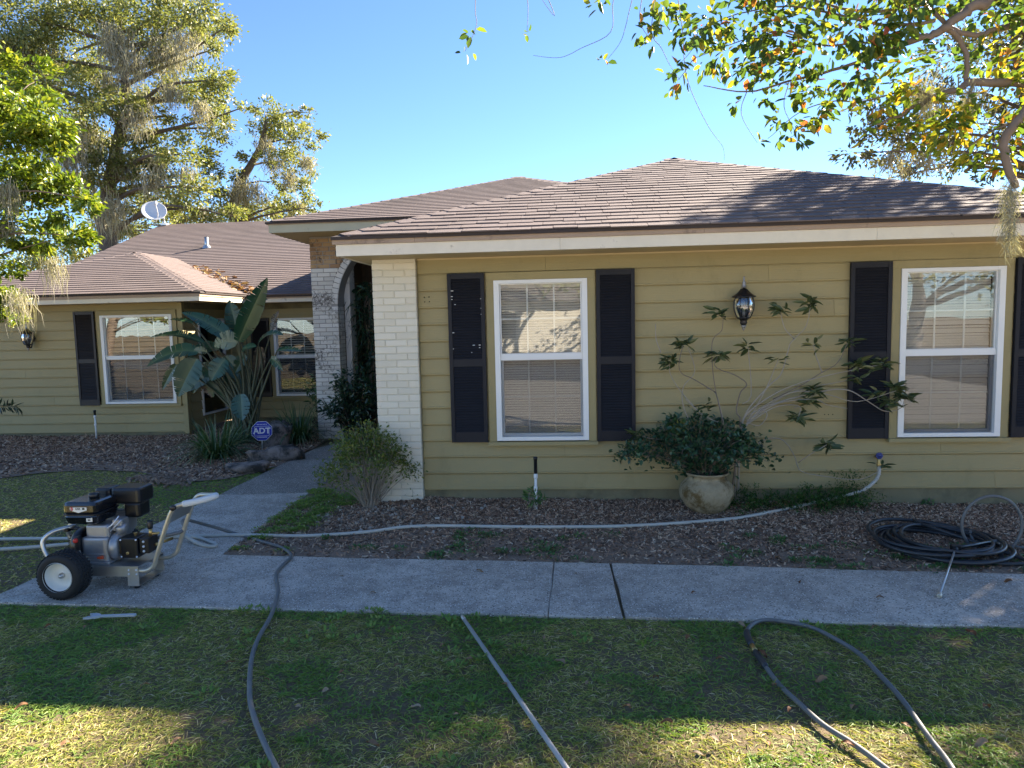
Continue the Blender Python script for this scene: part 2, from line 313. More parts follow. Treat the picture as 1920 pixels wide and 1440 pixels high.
class MB:
    def __init__(s): s.v = []; s.f = []; s.sm = []
    def add(s, vs, fs, smooth=False):
        b = len(s.v); s.v += [tuple(v) for v in vs]; s.f += [tuple(b+i for i in f) for f in fs]; s.sm += [smooth]*len(fs); return s
    def box(s, lo, hi, M=None):
        x0, y0, z0 = lo; x1, y1, z1 = hi
        vs = [Vector(p) for p in ((x0,y0,z0),(x1,y0,z0),(x1,y1,z0),(x0,y1,z0),(x0,y0,z1),(x1,y0,z1),(x1,y1,z1),(x0,y1,z1))]
        if M is not None: vs = [M@v for v in vs]
        return s.add(vs, [(0,3,2,1),(4,5,6,7),(0,1,5,4),(1,2,6,5),(2,3,7,6),(3,0,4,7)])
    def rbox(s, lo, hi, r, M=None, taper=1.0, seg=3):
        "box with rounded vertical edges and a chamfered top and bottom"
        x0, y0, z0 = lo; x1, y1, z1 = hi; cx, cy = (x0+x1)/2, (y0+y1)/2
        def ring(inset, z, tp=1.0):
            o = []
            for qx, qy, a0 in ((x1,y1,0),(x0,y1,90),(x0,y0,180),(x1,y0,270)):
                ix = qx-math.copysign(r, qx-cx); iy = qy-math.copysign(r, qy-cy)
                for k in range(seg+1):
                    a = R(a0+90*k/seg); rr = r-inset
                    px = ix+rr*math.cos(a); py = iy+rr*math.sin(a)
                    o.append(Vector((cx+(px-cx)*tp, cy+(py-cy)*tp, z)))
            return o
        c = min(r*0.6, (z1-z0)*0.3)
        rs = [ring(c, z0, taper), ring(c*0.25, z0+c*0.35, taper), ring(0, z0+c, taper), ring(0, z1-c), ring(c*0.25, z1-c*0.35), ring(c, z1)]
        n = len(rs[0]); vs = [v for q in rs for v in q]; fs = [tuple(range(n-1, -1, -1)), tuple(range(5*n, 6*n))]
        for j in range(5):
            for i in range(n): fs.append((j*n+i, j*n+(i+1) % n, (j+1)*n+(i+1) % n, (j+1)*n+i))
        if M is not None: vs = [M@v for v in vs]
        return s.add(vs, fs, False)
    def prism(s, poly, d):
        "flat polygon extruded by the vector d"
        n = len(poly); d = Vector(d); p = [Vector(q) for q in poly]
        fs = [tuple(range(n-1, -1, -1)), tuple(range(n, 2*n))]+[(i, (i+1) % n, n+(i+1) % n, n+i) for i in range(n)]
        return s.add(p+[q+d for q in p], fs)
    def tube(s, pts, r, seg=8, caps=True):
        pts = [Vector(p) for p in pts]; n = len(pts)
        if isinstance(r, (int, float)): r = [r]*n
        t = [(pts[min(i+1, n-1)]-pts[max(i-1, 0)]).normalized() for i in range(n)]
        u = t[0].orthogonal().normalized(); vs = []
        for i in range(n):
            u = (u-t[i]*u.dot(t[i]))
            if u.length < 1e-6: u = t[i].orthogonal()
            u.normalize(); w = t[i].cross(u)
            for k in range(seg):
                a = 2*math.pi*k/seg; vs.append(pts[i]+(u*math.cos(a)+w*math.sin(a))*r[i])
        fs = []
        for i in range(n-1):
            for k in range(seg): fs.append((i*seg+k, i*seg+(k+1) % seg, (i+1)*seg+(k+1) % seg, (i+1)*seg+k))
        s.add(vs, fs, True)
        if caps: b = len(s.v)-len(vs); s.f += [tuple(b+k for k in range(seg-1, -1, -1)), tuple(b+(n-1)*seg+k for k in range(seg))]; s.sm += [False]*2
        return s
    def lathe(s, prof, c, axis=(0,0,1), seg=24, smooth=True):
        "profile of (radius, height) turned round the axis"
        ax = Vector(axis).normalized(); u = ax.orthogonal().normalized(); w = ax.cross(u); c = Vector(c); vs = []; n = len(prof)
        for rr, h in prof:
            for k in range(seg):
                a = 2*math.pi*k/seg; vs.append(c+ax*h+(u*math.cos(a)+w*math.sin(a))*rr)
        fs = [(i*seg+k, i*seg+(k+1) % seg, (i+1)*seg+(k+1) % seg, (i+1)*seg+k) for i in range(n-1) for k in range(seg)]
        return s.add(vs, fs, smooth)
    def mesh(s, name):
        me = bpy.data.meshes.new(name); me.from_pydata(s.v, [], s.f)
        me.polygons.foreach_set('use_smooth', s.sm); me.update(); return me
    def build(s, name, mat, parent=None, kind=None): return link(name, s.mesh(name), mat, parent, kind)
def np_mesh(name, V, nper, faces):
    "many equal islands: V is (n, nper, 3); faces index one island"
    n = len(V); me = bpy.data.meshes.new(name); me.vertices.add(n*nper)
    me.vertices.foreach_set('co', np.asarray(V, np.float32).ravel())
    fl = [len(f) for f in faces]; flat = np.concatenate([np.array(f) for f in faces])
    idx = (np.arange(n)[:, None]*nper+flat[None, :]).ravel().astype(np.int32)
    me.loops.add(len(idx)); me.loops.foreach_set('vertex_index', idx)
    tot = np.tile(np.array(fl, np.int32), n); st = np.concatenate([[0], np.cumsum(tot)[:-1]]).astype(np.int32)
    me.polygons.add(len(tot)); me.polygons.foreach_set('loop_start', st)
    try: me.polygons.foreach_set('loop_total', tot)
    except Exception: pass
    if len(faces) >= 6: me.polygons.foreach_set('use_smooth', np.zeros(len(tot), bool))
    me.update(calc_edges=True); me.validate(); return me
def unit(a): return a/np.maximum(np.linalg.norm(a, axis=-1, keepdims=True), 1e-9)
def leaf_arr(P, L, Wd, D=None, up=None, curl=0.15):
    "diamond leaves with a folded midrib: base P, direction D"
    n = len(P)
    if D is None: D = RNG.normal(size=(n, 3))
    D = unit(D)
    if up is None: up = RNG.normal(size=(n, 3))
    S = unit(np.cross(D, up)); Nn = np.cross(S, D)
    L = np.broadcast_to(np.asarray(L, float), (n,))[:, None]; Wd = np.broadcast_to(np.asarray(Wd, float), (n,))[:, None]
    mid = P+D*L*0.45-Nn*L*curl*0.4
    return np.stack([P, mid+S*Wd*0.5+Nn*Wd*0.12, P+D*L-Nn*L*curl, mid-S*Wd*0.5+Nn*Wd*0.12], 1)
LEAF_F = [(0, 1, 2, 3)]
LEAF6_F = [(0, 1, 2, 3), (0, 3, 4, 5)]
def leaf6_arr(P, L, Wd, D, up, curl=0.18):
    "oval leaves folded along the midrib"
    n = len(P); D = unit(D); S = unit(np.cross(D, up)); Nn = np.cross(S, D); L = np.asarray(L, float)[:, None]; Wd = np.asarray(Wd, float)[:, None]
    a = P+D*L*0.30; b = P+D*L*0.68-Nn*L*curl*0.45; h = Nn*Wd*0.14
    return np.stack([P, a+S*Wd*0.46+h, b+S*Wd*0.42+h, P+D*L-Nn*L*curl, b-S*Wd*0.42+h, a-S*Wd*0.46+h], 1)
def ribbon_arr(P, D, L, Wd, droop, segs=3, side=None):
    "blades: start P, direction D, bending down by droop"
    n = len(P); D = unit(D); S = side if side is not None else unit(np.cross(D, RNG.normal(size=(n, 3))))
    L = np.broadcast_to(np.asarray(L, float), (n,))[:, None]; Wd = np.broadcast_to(np.asarray(Wd, float), (n,))[:, None]
    dr = np.broadcast_to(np.asarray(droop, float), (n,))[:, None]; out = []
    for k in range(segs+1):
        t = k/segs; c = P+D*L*t; c = c.copy(); c[:, 2:3] -= dr*L*t*t
        w = Wd*0.5*(1-0.9*t**1.6)
        out += [c-S*w, c+S*w]
    V = np.stack(out, 1); F_ = [(2*k, 2*k+1, 2*k+3, 2*k+2) for k in range(segs)]
    return V, F_
_G = RNG.random((64, 64))
def vn(x, y, s):
    x = np.asarray(x)*s+17.3; y = np.asarray(y)*s+5.1; xi = np.floor(x).astype(int); yi = np.floor(y).astype(int)
    fx = x-xi; fy = y-yi; fx = fx*fx*(3-2*fx); fy = fy*fy*(3-2*fy); g = lambda i, j: _G[i % 64, j % 64]
    return (g(xi, yi)*(1-fx)+g(xi+1, yi)*fx)*(1-fy)+(g(xi, yi+1)*(1-fx)+g(xi+1, yi+1)*fx)*fy
def fbm(x, y, s): return (vn(x, y, s)*0.55+vn(x, y, s*2.1)*0.3+vn(x, y, s*4.3)*0.15)

# ------------------------------------------------------------------ setting: ground, paving, beds
def struct(o): o['kind'] = 'structure'; return o
g = MB(); g.add([(-160,-160,0),(160,-160,0),(160,160,0),(-160,160,0)], [(0,1,2,3)])
struct(g.build('ground', 'thatch'))
ST = 0.022                                                  # top of the paving
def slabs(name, polys, mats=('concrete',)):
    root = bpy.data.objects.new(name, None); COL.objects.link(root); struct(root)
    for poly in polys:
        P = [Vector((*p, 0)) for p in poly]; c = sum(P, Vector())/len(P); pts = []
        for i, a in enumerate(P):                            # slightly uneven edges, a small chamfer on top
            b = P[(i+1) % len(P)]; L = (b-a).length; n = max(1, int(L/0.22)); d = (b-a).normalized(); s = Vector((d.y, -d.x, 0))
            for k in range(n):
                w = random.uniform(-0.008, 0.008) if 0 < k else 0.0
                pts.append(a+(b-a)*k/n+s*w)
        m = MB(); n = len(pts); inn = [c+(p-c)*(1-0.008/max((p-c).length, 0.1)) for p in pts]
        vs = [(p.x, p.y, -0.08) for p in pts]+[(p.x, p.y, ST-0.007) for p in pts]+[(p.x, p.y, ST) for p in inn]
        fs = [tuple(range(2*n, 3*n))]+[(j*n+i, j*n+(i+1) % n, (j+1)*n+(i+1) % n, (j+1)*n+i) for j in (0, 1) for i in range(n)]
        m.add(vs, fs); m.build('slab', mats[min(polys.index(poly), len(mats)-1)], root)
slabs('sidewalk', [[(-3.655,-2.447),(0.246,-2.562),(0.268,-1.598),(-2.436,-1.462)], [(0.252,-2.562),(0.714,-2.570),(0.691,-1.614),(0.274,-1.598)],
    [(0.732,-2.571),(4.6,-2.69),(4.6,-1.86),(0.707,-1.615)], [(4.615,-2.69),(8.6,-2.8),(8.6,-1.98),(4.615,-1.86)]])
slabs('path', [[(-3.665,-2.437),(-2.446,-1.450),(-2.468,0.590),(-3.475,0.505)], [(-3.475,0.517),(-2.468,0.602),(-2.44,2.2),(-2.41,3.45),(-3.33,3.45),(-3.41,3.2),(-3.45,2.35)],
    [(-3.33,3.462),(-2.41,3.462),(-1.8,4.1),(-1.6,6.2),(-3.2,6.2),(-3.2,3.85)]], ('concrete', 'damp_concrete'))
def grid_bed(name, fx0, fx1, nx, ny, xy, zf, mat):
    vs = []; fs = []
    for i in range(nx+1):
        for j in range(ny+1):
            x, y = xy(i/nx, j/ny); vs.append((x, y, zf(x, y)))
    for i in range(nx):
        for j in range(ny): a = i*(ny+1)+j; fs.append((a, a+ny+1, a+ny+2, a+1))
    m = MB(); m.add(vs, fs, True); return struct(m.build(name, mat))
def walk_back(x): return np.interp(x, [-2.46, -0.3, 0.92, 3.57, 8], [-1.462, -1.575, -1.636, -1.80, -2.0])
def bed_z(x, y):
    hw = np.interp(x, [-2.4, -1.6, -1.04, -0.5, 1.09, 4.35, 7], [0.03, 0.07, 0.105, 0.085, 0.075, 0.02, 0.02]); t = np.clip((y+1.55)/1.5, 0, 1)
    return 0.012+hw*t*t*(3-2*t)+0.03*(fbm(x, y, 2.3)-0.5)*np.clip((y+1.7)*3, 0.2, 1)
grid_bed('mulch_bed', 0, 0, 150, 34, lambda u, v: ((lambda x: (x, float(walk_back(x))+0.006+v*(0.06-float(walk_back(x)))))(-2.44+u*9.4)), lambda x, y: float(bed_z(x, y)), 'soil')
LBX = [-14, -6.85, -6.56, -5.94, -5.20, -4.75, -4.28, -3.82, -3.62, -3.47]; LBY = [1.3, 1.40, 1.73, 1.88, 1.75, 1.45, 1.16, 1.30, 1.62, 2.1]
def lbed_y(x): return np.interp(x, LBX, LBY)
def lbed_z(x, y): return 0.014+0.05*(fbm(x, y, 1.7)-0.35)*np.clip((y-lbed_y(x))*2, 0, 1)
grid_bed('mulch_bed', 0, 0, 90, 36, lambda u, v: ((lambda x: (x, float(lbed_y(x))+v*(6.5-float(lbed_y(x)))))(-14+u*10.53)), lambda x, y: float(lbed_z(x, y)), 'soil')
grid_bed('mulch_bed', 0, 0, 10, 40, lambda u, v: (-2.45+u*1.0, 0.0+v*3.6), lambda x, y: 0.012+0.03*float(fbm(x, y, 2)), 'soil')

# ------------------------------------------------------------------ the house
house = thing('house', (0, 0, 0), 'single storey olive house with lap siding, dark shutters and brown shingle hip roofs', 'house')
def holes_wall(x0, x1, z0, z1, ya, yb, holes, M=None):
    m = MB(); xs = sorted({x0, x1, *[h[0] for h in holes], *[h[1] for h in holes]}); zs = sorted({z0, z1, *[h[2] for h in holes], *[h[3] for h in holes]})
    for a, b in zip(xs, xs[1:]):
        for c, d in zip(zs, zs[1:]):
            if any(h[0] <= a and b <= h[1] and h[2] <= c and d <= h[3] for h in holes): continue
            m.box((a, ya, c), (b, yb, d), M)
    return m
def siding(wall, x0, x1, zb, rows, pitch, yw, holes, joints, M=None, top=None):
    "one object for every lap board"
    for k in range(rows):
        a, b = zb+k*pitch, zb+(k+1)*pitch
        if top and b > top: b = top
        segs = [(x0, x1, a, b)]
        for h in holes:
            ns = []
            for (p, q, c, d) in segs:
                if h[1] <= p or h[0] >= q or h[3] <= c or h[2] >= d: ns.append((p, q, c, d)); continue
                if p < h[0]: ns.append((p, h[0], c, d))
                if q > h[1]: ns.append((h[1], q, c, d))
                if d > h[3]: ns.append((max(p, h[0]), min(q, h[1]), h[3], d))
                if c < h[2]: ns.append((max(p, h[0]), min(q, h[1]), c, h[2]))
            segs = ns
        cut = joints.get(k, []); fin = []
        for (p, q, c, d) in segs:
            cs = [p]+[j for j in cut if p+0.1 < j < q-0.1]+[q]
            fin += [(cs[i]+(0.0012 if i else 0), cs[i+1]-(0.0012 if i+2 < len(cs) else 0), c, d) for i in range(len(cs)-1)]
        for (p, q, c, d) in fin:
            wob = random.uniform(-0.0012, 0.0012)
            f = lambda z: -0.011-0.018*(b-z)/(b-a)
            prof = [(0.0, c), (f(c)-0.002+wob, c), (f(c)-0.004+wob, c+0.006), (f(c)-0.003+wob, c+0.016), (f(c)+wob+0.002, c+0.019), (f(d)+wob, d-0.011), (-0.002, d-0.010), (0.0, d-0.0008)] if d-c > 0.03 else [(0, c), (f(c), c), (f(d), d), (0, d)]
            m = MB(); n = len(prof); vs = [Vector((p, yw+y, z)) for y, z in prof]+[Vector((q, yw+y, z)) for y, z in prof]
            if M is not None: vs = [M@v for v in vs]
            m.add(vs, [tuple(range(n)), tuple(range(2*n-1, n-1, -1))]+[(i, n+i, n+(i+1) % n, (i+1) % n) for i in range(n)])
            m.build('siding_board', 'siding', wall)
def ring(m, x0, x1, z0, z1, l, r, t, b, ya, yb, M=None):
    m.box((x0, ya, z0), (x0+l, yb, z1), M); m.box((x1-r, ya, z0), (x1, yb, z1), M)
    m.box((x0+l, ya, z1-t), (x1-r, yb, z1), M); m.box((x0+l, ya, z0), (x1-r, yb, z0+b), M); return m
def window(x0, x1, z0, z1, yw, zm, nv, pitch, slat, bmat, grid=True, casing=0.075, tilt=52, M=None, stop=None):
    m = MB(); ring(m, x0, x1, z0, z1, 0.052, 0.052, 0.034, 0.036, yw-0.062, yw+0.055, M)
    w = m.build('window', 'white_vinyl', house)
    def kid(name, lo, hi, mat):
        k = MB().box(lo, hi, M); return k.build(name, mat, w)
    cy = (yw-0.048, yw-0.001)
    kid('casing_board', (x0-casing, cy[0], z0-0.01), (x0-0.001, cy[1], z1+0.001), 'trim_olive'); kid('casing_board', (x1+0.001, cy[0], z0-0.01), (x1+casing, cy[1], z1+0.001), 'trim_olive')
    kid('casing_board', (x0-casing, cy[0]+0.003, z1+0.002), (x1+casing, cy[1], z1+0.075), 'trim_olive')
    kid('sill', (x0-casing-0.012, yw-0.085, z0-0.046), (x1+casing+0.012, yw-0.001, z0-0.011), 'trim_olive')
    kid('meeting_rail', (x0+0.053, yw-0.040, zm-0.03), (x1-0.053, yw+0.012, zm+0.03), 'white_vinyl')
    s = MB(); ring(s, x0+0.054, x1-0.054, z0+0.037, zm-0.031, 0.022, 0.022, 0.004, 0.028, yw-0.006, yw+0.02, M); s.build('sash', 'screen_frame' if nv == 2 and grid == 'full' else 'white_vinyl', w)
    s = MB(); ring(s, x0+0.054, x1-0.054, zm+0.031, z1-0.035, 0.012, 0.012, 0.008, 0.004, yw-0.030, yw-0.004, M); s.build('sash', 'white_vinyl', w)
    kid('pane', (x0+0.06, yw-0.018, zm+0.033), (x1-0.06, yw-0.014, z1-0.037), 'glass')
    kid('pane', (x0+0.07, yw+0.006, z0+0.05), (x1-0.07, yw+0.010, zm-0.033), 'glass')
    kid('insect_screen', (x0+0.056, yw-0.026, z0+0.037), (x1-0.056, yw-0.0252, zm-0.032), 'screen')
    xa, xb = x0+0.062, x1-0.062
    for (za, zc, yy) in ((zm+0.034, z1-0.038, yw-0.010), (z0+0.06, zm-0.034, yw+0.014)):
        for i in range(1, nv+1):
            xm = xa+(xb-xa)*i/(nv+1); kid('muntin', (xm-0.008, yy, za), (xm+0.008, yy+0.006, zc), 'white_vinyl')
        if grid:
            zz = (za+zc)/2; kid('muntin', (xa, yy+0.0065, zz-0.008), (xb, yy+0.0125, zz+0.008), 'white_vinyl')
    n = int((z1-z0-0.1)/pitch); sm = MB().box((xa, -slat/2, -0.0008), (xb, slat/2, 0.0008)).mesh('blind_slat')
    for i in range(n):
        o = link('blind_slat', sm, bmat, w); z = z0+0.06+i*pitch
        if stop and z < stop: continue
        L = Matrix.Translation((0, yw+0.062, z))@Matrix.Rotation(R(tilt+random.uniform(-3, 3)), 4, 'X')@Matrix.Rotation(random.uniform(-0.0015, 0.0015), 4, 'Y')
        o.matrix_basis = (M@L) if M is not None else L
    kid('blind_rail', (xa, yw+0.04, z1-0.075), (xb, yw+0.085, z1-0.036), bmat)
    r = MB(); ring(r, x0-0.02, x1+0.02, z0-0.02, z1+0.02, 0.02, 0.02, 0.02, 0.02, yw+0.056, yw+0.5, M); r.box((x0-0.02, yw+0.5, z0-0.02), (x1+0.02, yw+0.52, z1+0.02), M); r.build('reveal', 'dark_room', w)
    return w
def shutter(x0, x1, z0, z1, yw, mat='shutter_paint', chips=False):
    m = MB(); ya, yb = yw-0.070, yw-0.032; zm = z0+(z1-z0)*0.475
    m.box((x0, ya, z0), (x0+0.036, yb, z1)); m.box((x1-0.036, ya, z0), (x1, yb, z1))
    for a, b in ((z0, z0+0.10), (zm-0.035, zm+0.035), (z1-0.052, z1)): m.box((x0+0.0365, ya+0.003, a), (x1-0.0365, yb, b))
    m.box((x0+0.03, yb-0.004, z0+0.05), (x1-0.03, yb-0.001, z1-0.03))
    s = m.build('shutter', mat, house); w = x1-x0-0.075
    lm = MB(); lm.add([(-w/2,-0.011,-0.0135),(w/2,-0.011,-0.0135),(w/2,-0.0135,-0.0105),(-w/2,-0.0135,-0.0105),(-w/2,0.003,0.0125),(w/2,0.003,0.0125),(w/2,0.006,0.010),(-w/2,0.006,0.010)],
           [(0,1,2,3),(3,2,5,4),(4,5,6,7),(7,6,1,0),(0,3,4,7),(1,6,5,2)]); me = lm.mesh('louver')
    for a, b in ((z0+0.10, zm-0.035), (zm+0.035, z1-0.052)):
        n = max(2, round((b-a)/0.0262)); st = (b-a)/n
        for i in range(n):
            o = link('louver', me, mat, s); o.location = ((x0+x1)/2, ya+0.0165, a+(i+0.5)*st); o.rotation_euler = (random.uniform(-0.03, 0.03), 0, 0)
    if chips:
        k = MB(); f = lambda u, v: (x0+u*(x1-x0), z1-v*(z1-z0))
        for u, v, l in ((.13,.10,.026),(.12,.133,.018),(.12,.15,.012),(.2,.18,.014),(.9,.15,.008),(.9,.205,.006),(.9,.24,.006),(.13,.345,.02),(.12,.44,.008),(.68,.42,.022),(.84,.42,.018),(.84,.435,.012),(.62,.463,.008)):
            x, z = f(u, v); k.box((x-l/2, ya-0.0015, z-0.003), (x+l/2, ya-0.0003, z+0.003))
        k.build('bare_spots', 'bare_paint', s)
    return s
# --- main block
SB, SP = 0.2, 0.165
W1 = (-0.303, 0.597, 0.697, 2.262); W2 = (3.487, 4.402, 0.697, 2.268)
hl = [(w[0]+0.004, w[1]-0.004, w[2]+0.004, w[3]-0.004) for w in (W1, W2)]
main_wall = holes_wall(-1.40, 5.25, SB-0.01, 2.58, 0.0, 0.12, hl).build('wall', 'foundation', house)
MB().box((-1.40, 0.12, -0.1), (-1.30, 7.0, 2.49)).box((5.15, 0.12, -0.1), (5.25, 10.0, 2.49)).build('side_wall', 'siding', house)
siding(main_wall, -1.048, 5.25, SB, 13, SP, 0.0, hl, {0: [1.9, 4.4], 1: [2.32], 2: [0.36, 3.9], 3: [0.37, 3.86], 5: [2.6], 8: [1.6], 10: [2.9], 12: [2.3]})
MB().box((-1.048, -0.028, SB+13*SP+0.002), (0.2, 0.0, 2.49)).box((0.203, -0.028, SB+13*SP+0.002), (5.25, 0.0, 2.49)).build('frieze_board', 'trim_olive', house)
MB().box((-1.30, -0.010, -0.15), (5.25, 0.11, SB-0.002)).build('foundation', 'foundation', house)
MB().box((-1.05, -0.045, SB), (-1.0485, -0.02, 2.49)).build('corner_bead', 'trim_olive', house)
k = MB()
for dx, dz in ((-.025,.02),(.022,.022),(-.022,-.025),(.025,-.024)): k.lathe([(0.0, -0.0262), (0.006, -0.0262), (0.006, -0.015)], (-0.965+dx, 0, 2.10+dz), (0,1,0), 8)
for dx in (0, .035, .075): k.lathe([(0.0, -0.0275), (0.005, -0.0275), (0.005, -0.015)], (2.83+dx, 0, 0.915), (0,1,0), 8)
k.build('screw_holes', 'holes', house)
window(*W1, 0.0, 1.518, 2, 0.0248, 0.025, 'blind', True)
window(*W2, 0.0, 1.488, 2, 0.0248, 0.025, 'blind', 'full', tilt=60)
for a, b, c in ((-0.752, -0.393, True), (0.682, 1.047, False), (3.031, 3.400, False), (4.495, 4.862, False)): shutter(a, b, 0.685, 2.338, 0.0, chips=c)
# --- bricks
def brick_mesh(w, h, d, c=0.004):
    m = MB(); x, z = w/2, h/2
    m.add([(-x,d,-z),(x,d,-z),(x,d,z),(-x,d,z),(-x,c,-z),(x,c,-z),(x,c,z),(-x,c,z),(-x+c,0,-z+c),(x-c,0,-z+c),(x-c,0,z-c),(-x+c,0,z-c)],
          [(3,2,1,0)]+[(i,(i+1) % 4,4+(i+1) % 4,4+i) for i in range(4)]+[(4+i,4+(i+1) % 4,8+(i+1) % 4,8+i) for i in range(4)]+[(8,9,10,11)])
    return m.mesh('brick')
BM = {}
def brick(parent, mat, w, h, d, loc, rz=0.0, ry=0.0):
    key = (round(w, 3), round(h, 3), round(d, 3), mat)
    if key not in BM: BM[key] = brick_mesh(w, h, d)
    o = link('brick', BM[key], mat, parent); o.location = loc; o.rotation_euler = (0, ry, rz); return o
CX0, CX1, CH = -1.487, -1.052, 0.0677
col = MB().box((CX0+0.006, -0.085, -0.1), (CX1-0.006, 0.30, 2.49)).build('brick_column', 'cream_mortar', house)
hw = (CX1-CX0)
for k_ in range(37):
    z = 0.02+(k_+0.5)*CH; j = 0.0065
    if z+CH/2 > 2.496: break
    if k_ % 2: cuts = [CX0, CX0+hw/2, CX1]
    else: cuts = [CX0, CX0+hw/4, CX0+hw*3/4, CX1]
    for a, b in zip(cuts, cuts[1:]):
        brick(col, 'cream_brick', round(b-a-j, 3), CH-0.0085, 0.1, ((a+b)/2+random.uniform(-.0012, .0012), -0.092+random.uniform(-.0018, .0012), z+random.uniform(-.0008, .0008)), random.uniform(-.004, .004), random.uniform(-.004, .004))
PX0, PX1, PY = -3.690, -3.262, 4.2
pier = MB().box((PX0+0.006, PY+0.006, -0.1), (PX1-0.006, PY+0.30, 3.28)).build('brick_pier', 'grey_mortar', house)
ACX, AR, AZ = -2.212, 1.05, 2.2
def arch_x(z): return PX1 if z <= AZ else ACX-math.sqrt(max(AR*AR-(z-AZ)**2, 0.0))
hw = PX1-PX0
for k_ in range(48):
    z = (k_+0.5)*CH; j = 0.009
    if z+CH/2 > 3.285: break
    lim = ACX-math.sqrt((AR+0.11)**2-(z-AZ)**2) if z > AZ else PX1
    if z > AZ and (z-AZ) > AR+0.05: lim = ACX
    st = PX0; i = 0; L0 = hw/2
    off = L0/2 if k_ % 2 else 0
    cuts = [PX0]; x = PX0+(off if off else L0)
    while x < lim-0.05: cuts.append(x); x += L0
    cuts.append(lim)
    for a, b in zip(cuts, cuts[1:]):
        if b-a < 0.02 or a > -2.55: continue
        b2 = min(b, -2.5)
        brick(pier, 'tan_bounce_brick' if z > 2.78+random.uniform(-.05, .05) else 'wash_brick', round(b2-a-j, 2 if z > AZ else 3), CH-0.0095, 0.09, ((a+b2)/2, PY+random.uniform(-.003, .003), z), random.uniform(-.006, .006), random.uniform(-.005, .005))
na = 18
for i in range(na):                                            # the arch ring
    a = R(180-(i+0.5)*80/na); rr = AR+0.055
    brick(pier, 'wash_brick', 0.105, AR*R(80)/na-0.006, 0.09, (ACX+rr*math.cos(a), PY-0.004, AZ+rr*math.sin(a)), 0, -(a-math.pi))
for k_ in range(33):                                           # the reveal of the opening
    z = (k_+0.5)*CH
    if z > AZ: break
    b = brick(pier, 'wash_brick', 0.19, CH-0.0095, 0.02, (PX1+0.002, PY+0.19+(0.0 if k_ % 2 else 0.008), z), math.pi/2)
sp = MB()                                                      # spandrel above the ring, and the inner order of the porch
for i in range(20):
    a0, a1 = R(180-i*4.5), R(180-(i+1)*4.5)
    p = [(ACX+AR*math.cos(a0), PY+0.02, AZ+AR*math.sin(a0)), (ACX+AR*math.cos(a1), PY+0.02, AZ+AR*math.sin(a1)), (ACX+AR*math.cos(a1), PY+0.02, 3.28), (ACX+AR*math.cos(a0), PY+0.02, 3.28)]
    sp.prism(p, (0, 0.28, 0))
sp.box((ACX, PY+0.02, AZ+AR), (-0.5, PY+0.30, 3.28)); sp.build('arch_spandrel', 'grey_mortar', house)
MB().box((PX1+0.002, PY+0.32, -0.1), (PX1+0.10, PY+0.6, 2.9)).build('inner_pier', 'wash_brick', house)
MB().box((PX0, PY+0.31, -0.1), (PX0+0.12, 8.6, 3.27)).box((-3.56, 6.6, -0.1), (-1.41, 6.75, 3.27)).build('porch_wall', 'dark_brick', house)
MB().box((-3.57, 4.51, 3.16), (-1.41, 6.6, 3.26)).build('porch_ceiling', 'soffit', house)
d_ = MB(); ring(d_, -3.0, -1.9, 0.03, 2.15, 0.08, 0.08, 0.08, 0.02, 6.54, 6.598); dd = d_.build('door_frame', 'trim_olive', house)
MB().box((-2.915, 6.56, 0.06), (-1.985, 6.59, 2.065)).build('door', 'shutter_brown', house)
# --- left wing and the recessed wall behind it
LB, LY = 0.08, 4.7
W3 = (-7.625, -6.335, 0.585, 2.118); W4 = (-5.285, -4.37, 0.505, 2.02)
hl3 = [(W3[0]+0.004, W3[1]-0.004, W3[2]+0.004, W3[3]-0.004)]
lw = holes_wall(-10.9, -6.20, LB-0.01, 2.42, LY, LY+0.12, hl3).build('wall', 'foundation', house)
siding(lw, -10.9, -6.245, LB, 13, 0.1634, LY, hl3, {3: [-8.6], 6: [-9.1], 9: [-8.8]}, top=2.205)
MB().box((-10.9, LY-0.028, 2.207), (-6.245, LY, 2.3155)).build('frieze_board', 'trim_olive', house)
MB().box((-6.243, LY-0.032, LB-0.03), (-6.158, LY-0.001, 2.309)).box((-6.1985, LY+0.001, LB-0.03), (-6.166, LY+0.075, 2.309)).build('corner_board', 'trim_olive', house)
MB().box((-10.9, LY-0.008, -0.2), (-6.19, LY+0.11, LB-0.002)).build('foundation', 'foundation', house)
window(*W3, LY, 1.386, 3, 0.047, 0.05, 'blind_wood', False, tilt=38)
shutter(-8.098, -7.728, 0.562, 2.194, LY, 'shutter_brown')
MR = Matrix.Translation((-6.20, 0, 0))@Matrix.Rotation(math.pi/2, 4, 'Z')
rw = holes_wall(4.83, 6.4, LB-0.01, 2.42, 0.0, 0.12, [(5.2, 6.12, 0.3, 2.03)], MR).build('wall', 'foundation', house)
siding(rw, 4.83, 6.4, LB, 13, 0.1634, 0.0, [(5.19, 6.13, 0.29, 2.04)], {}, MR, top=2.30)
sw = MB(); ring(sw, 5.19, 6.13, 0.29, 2.04, 0.03, 0.03, 0.03, 0.03, -0.05, 0.05, MR); sw = sw.build('window', 'white_vinyl', house)
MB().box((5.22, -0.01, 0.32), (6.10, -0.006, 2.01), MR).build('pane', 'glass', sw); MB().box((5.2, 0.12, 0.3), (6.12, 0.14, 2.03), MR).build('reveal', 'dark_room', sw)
hl4 = [(W4[0]+0.004, W4[1]-0.004, W4[2]+0.004, W4[3]-0.004)]
rc = holes_wall(-6.18, -3.70, -0.15, 2.42, 6.4, 6.52, hl4).build('wall', 'foundation', house)
siding(rc, -6.18, -3.70, LB, 13, 0.1634, 6.4, hl4, {}, top=2.30)
window(*W4, 6.4, 1.27, 2, 0.047, 0.05, 'blind', False, tilt=30)
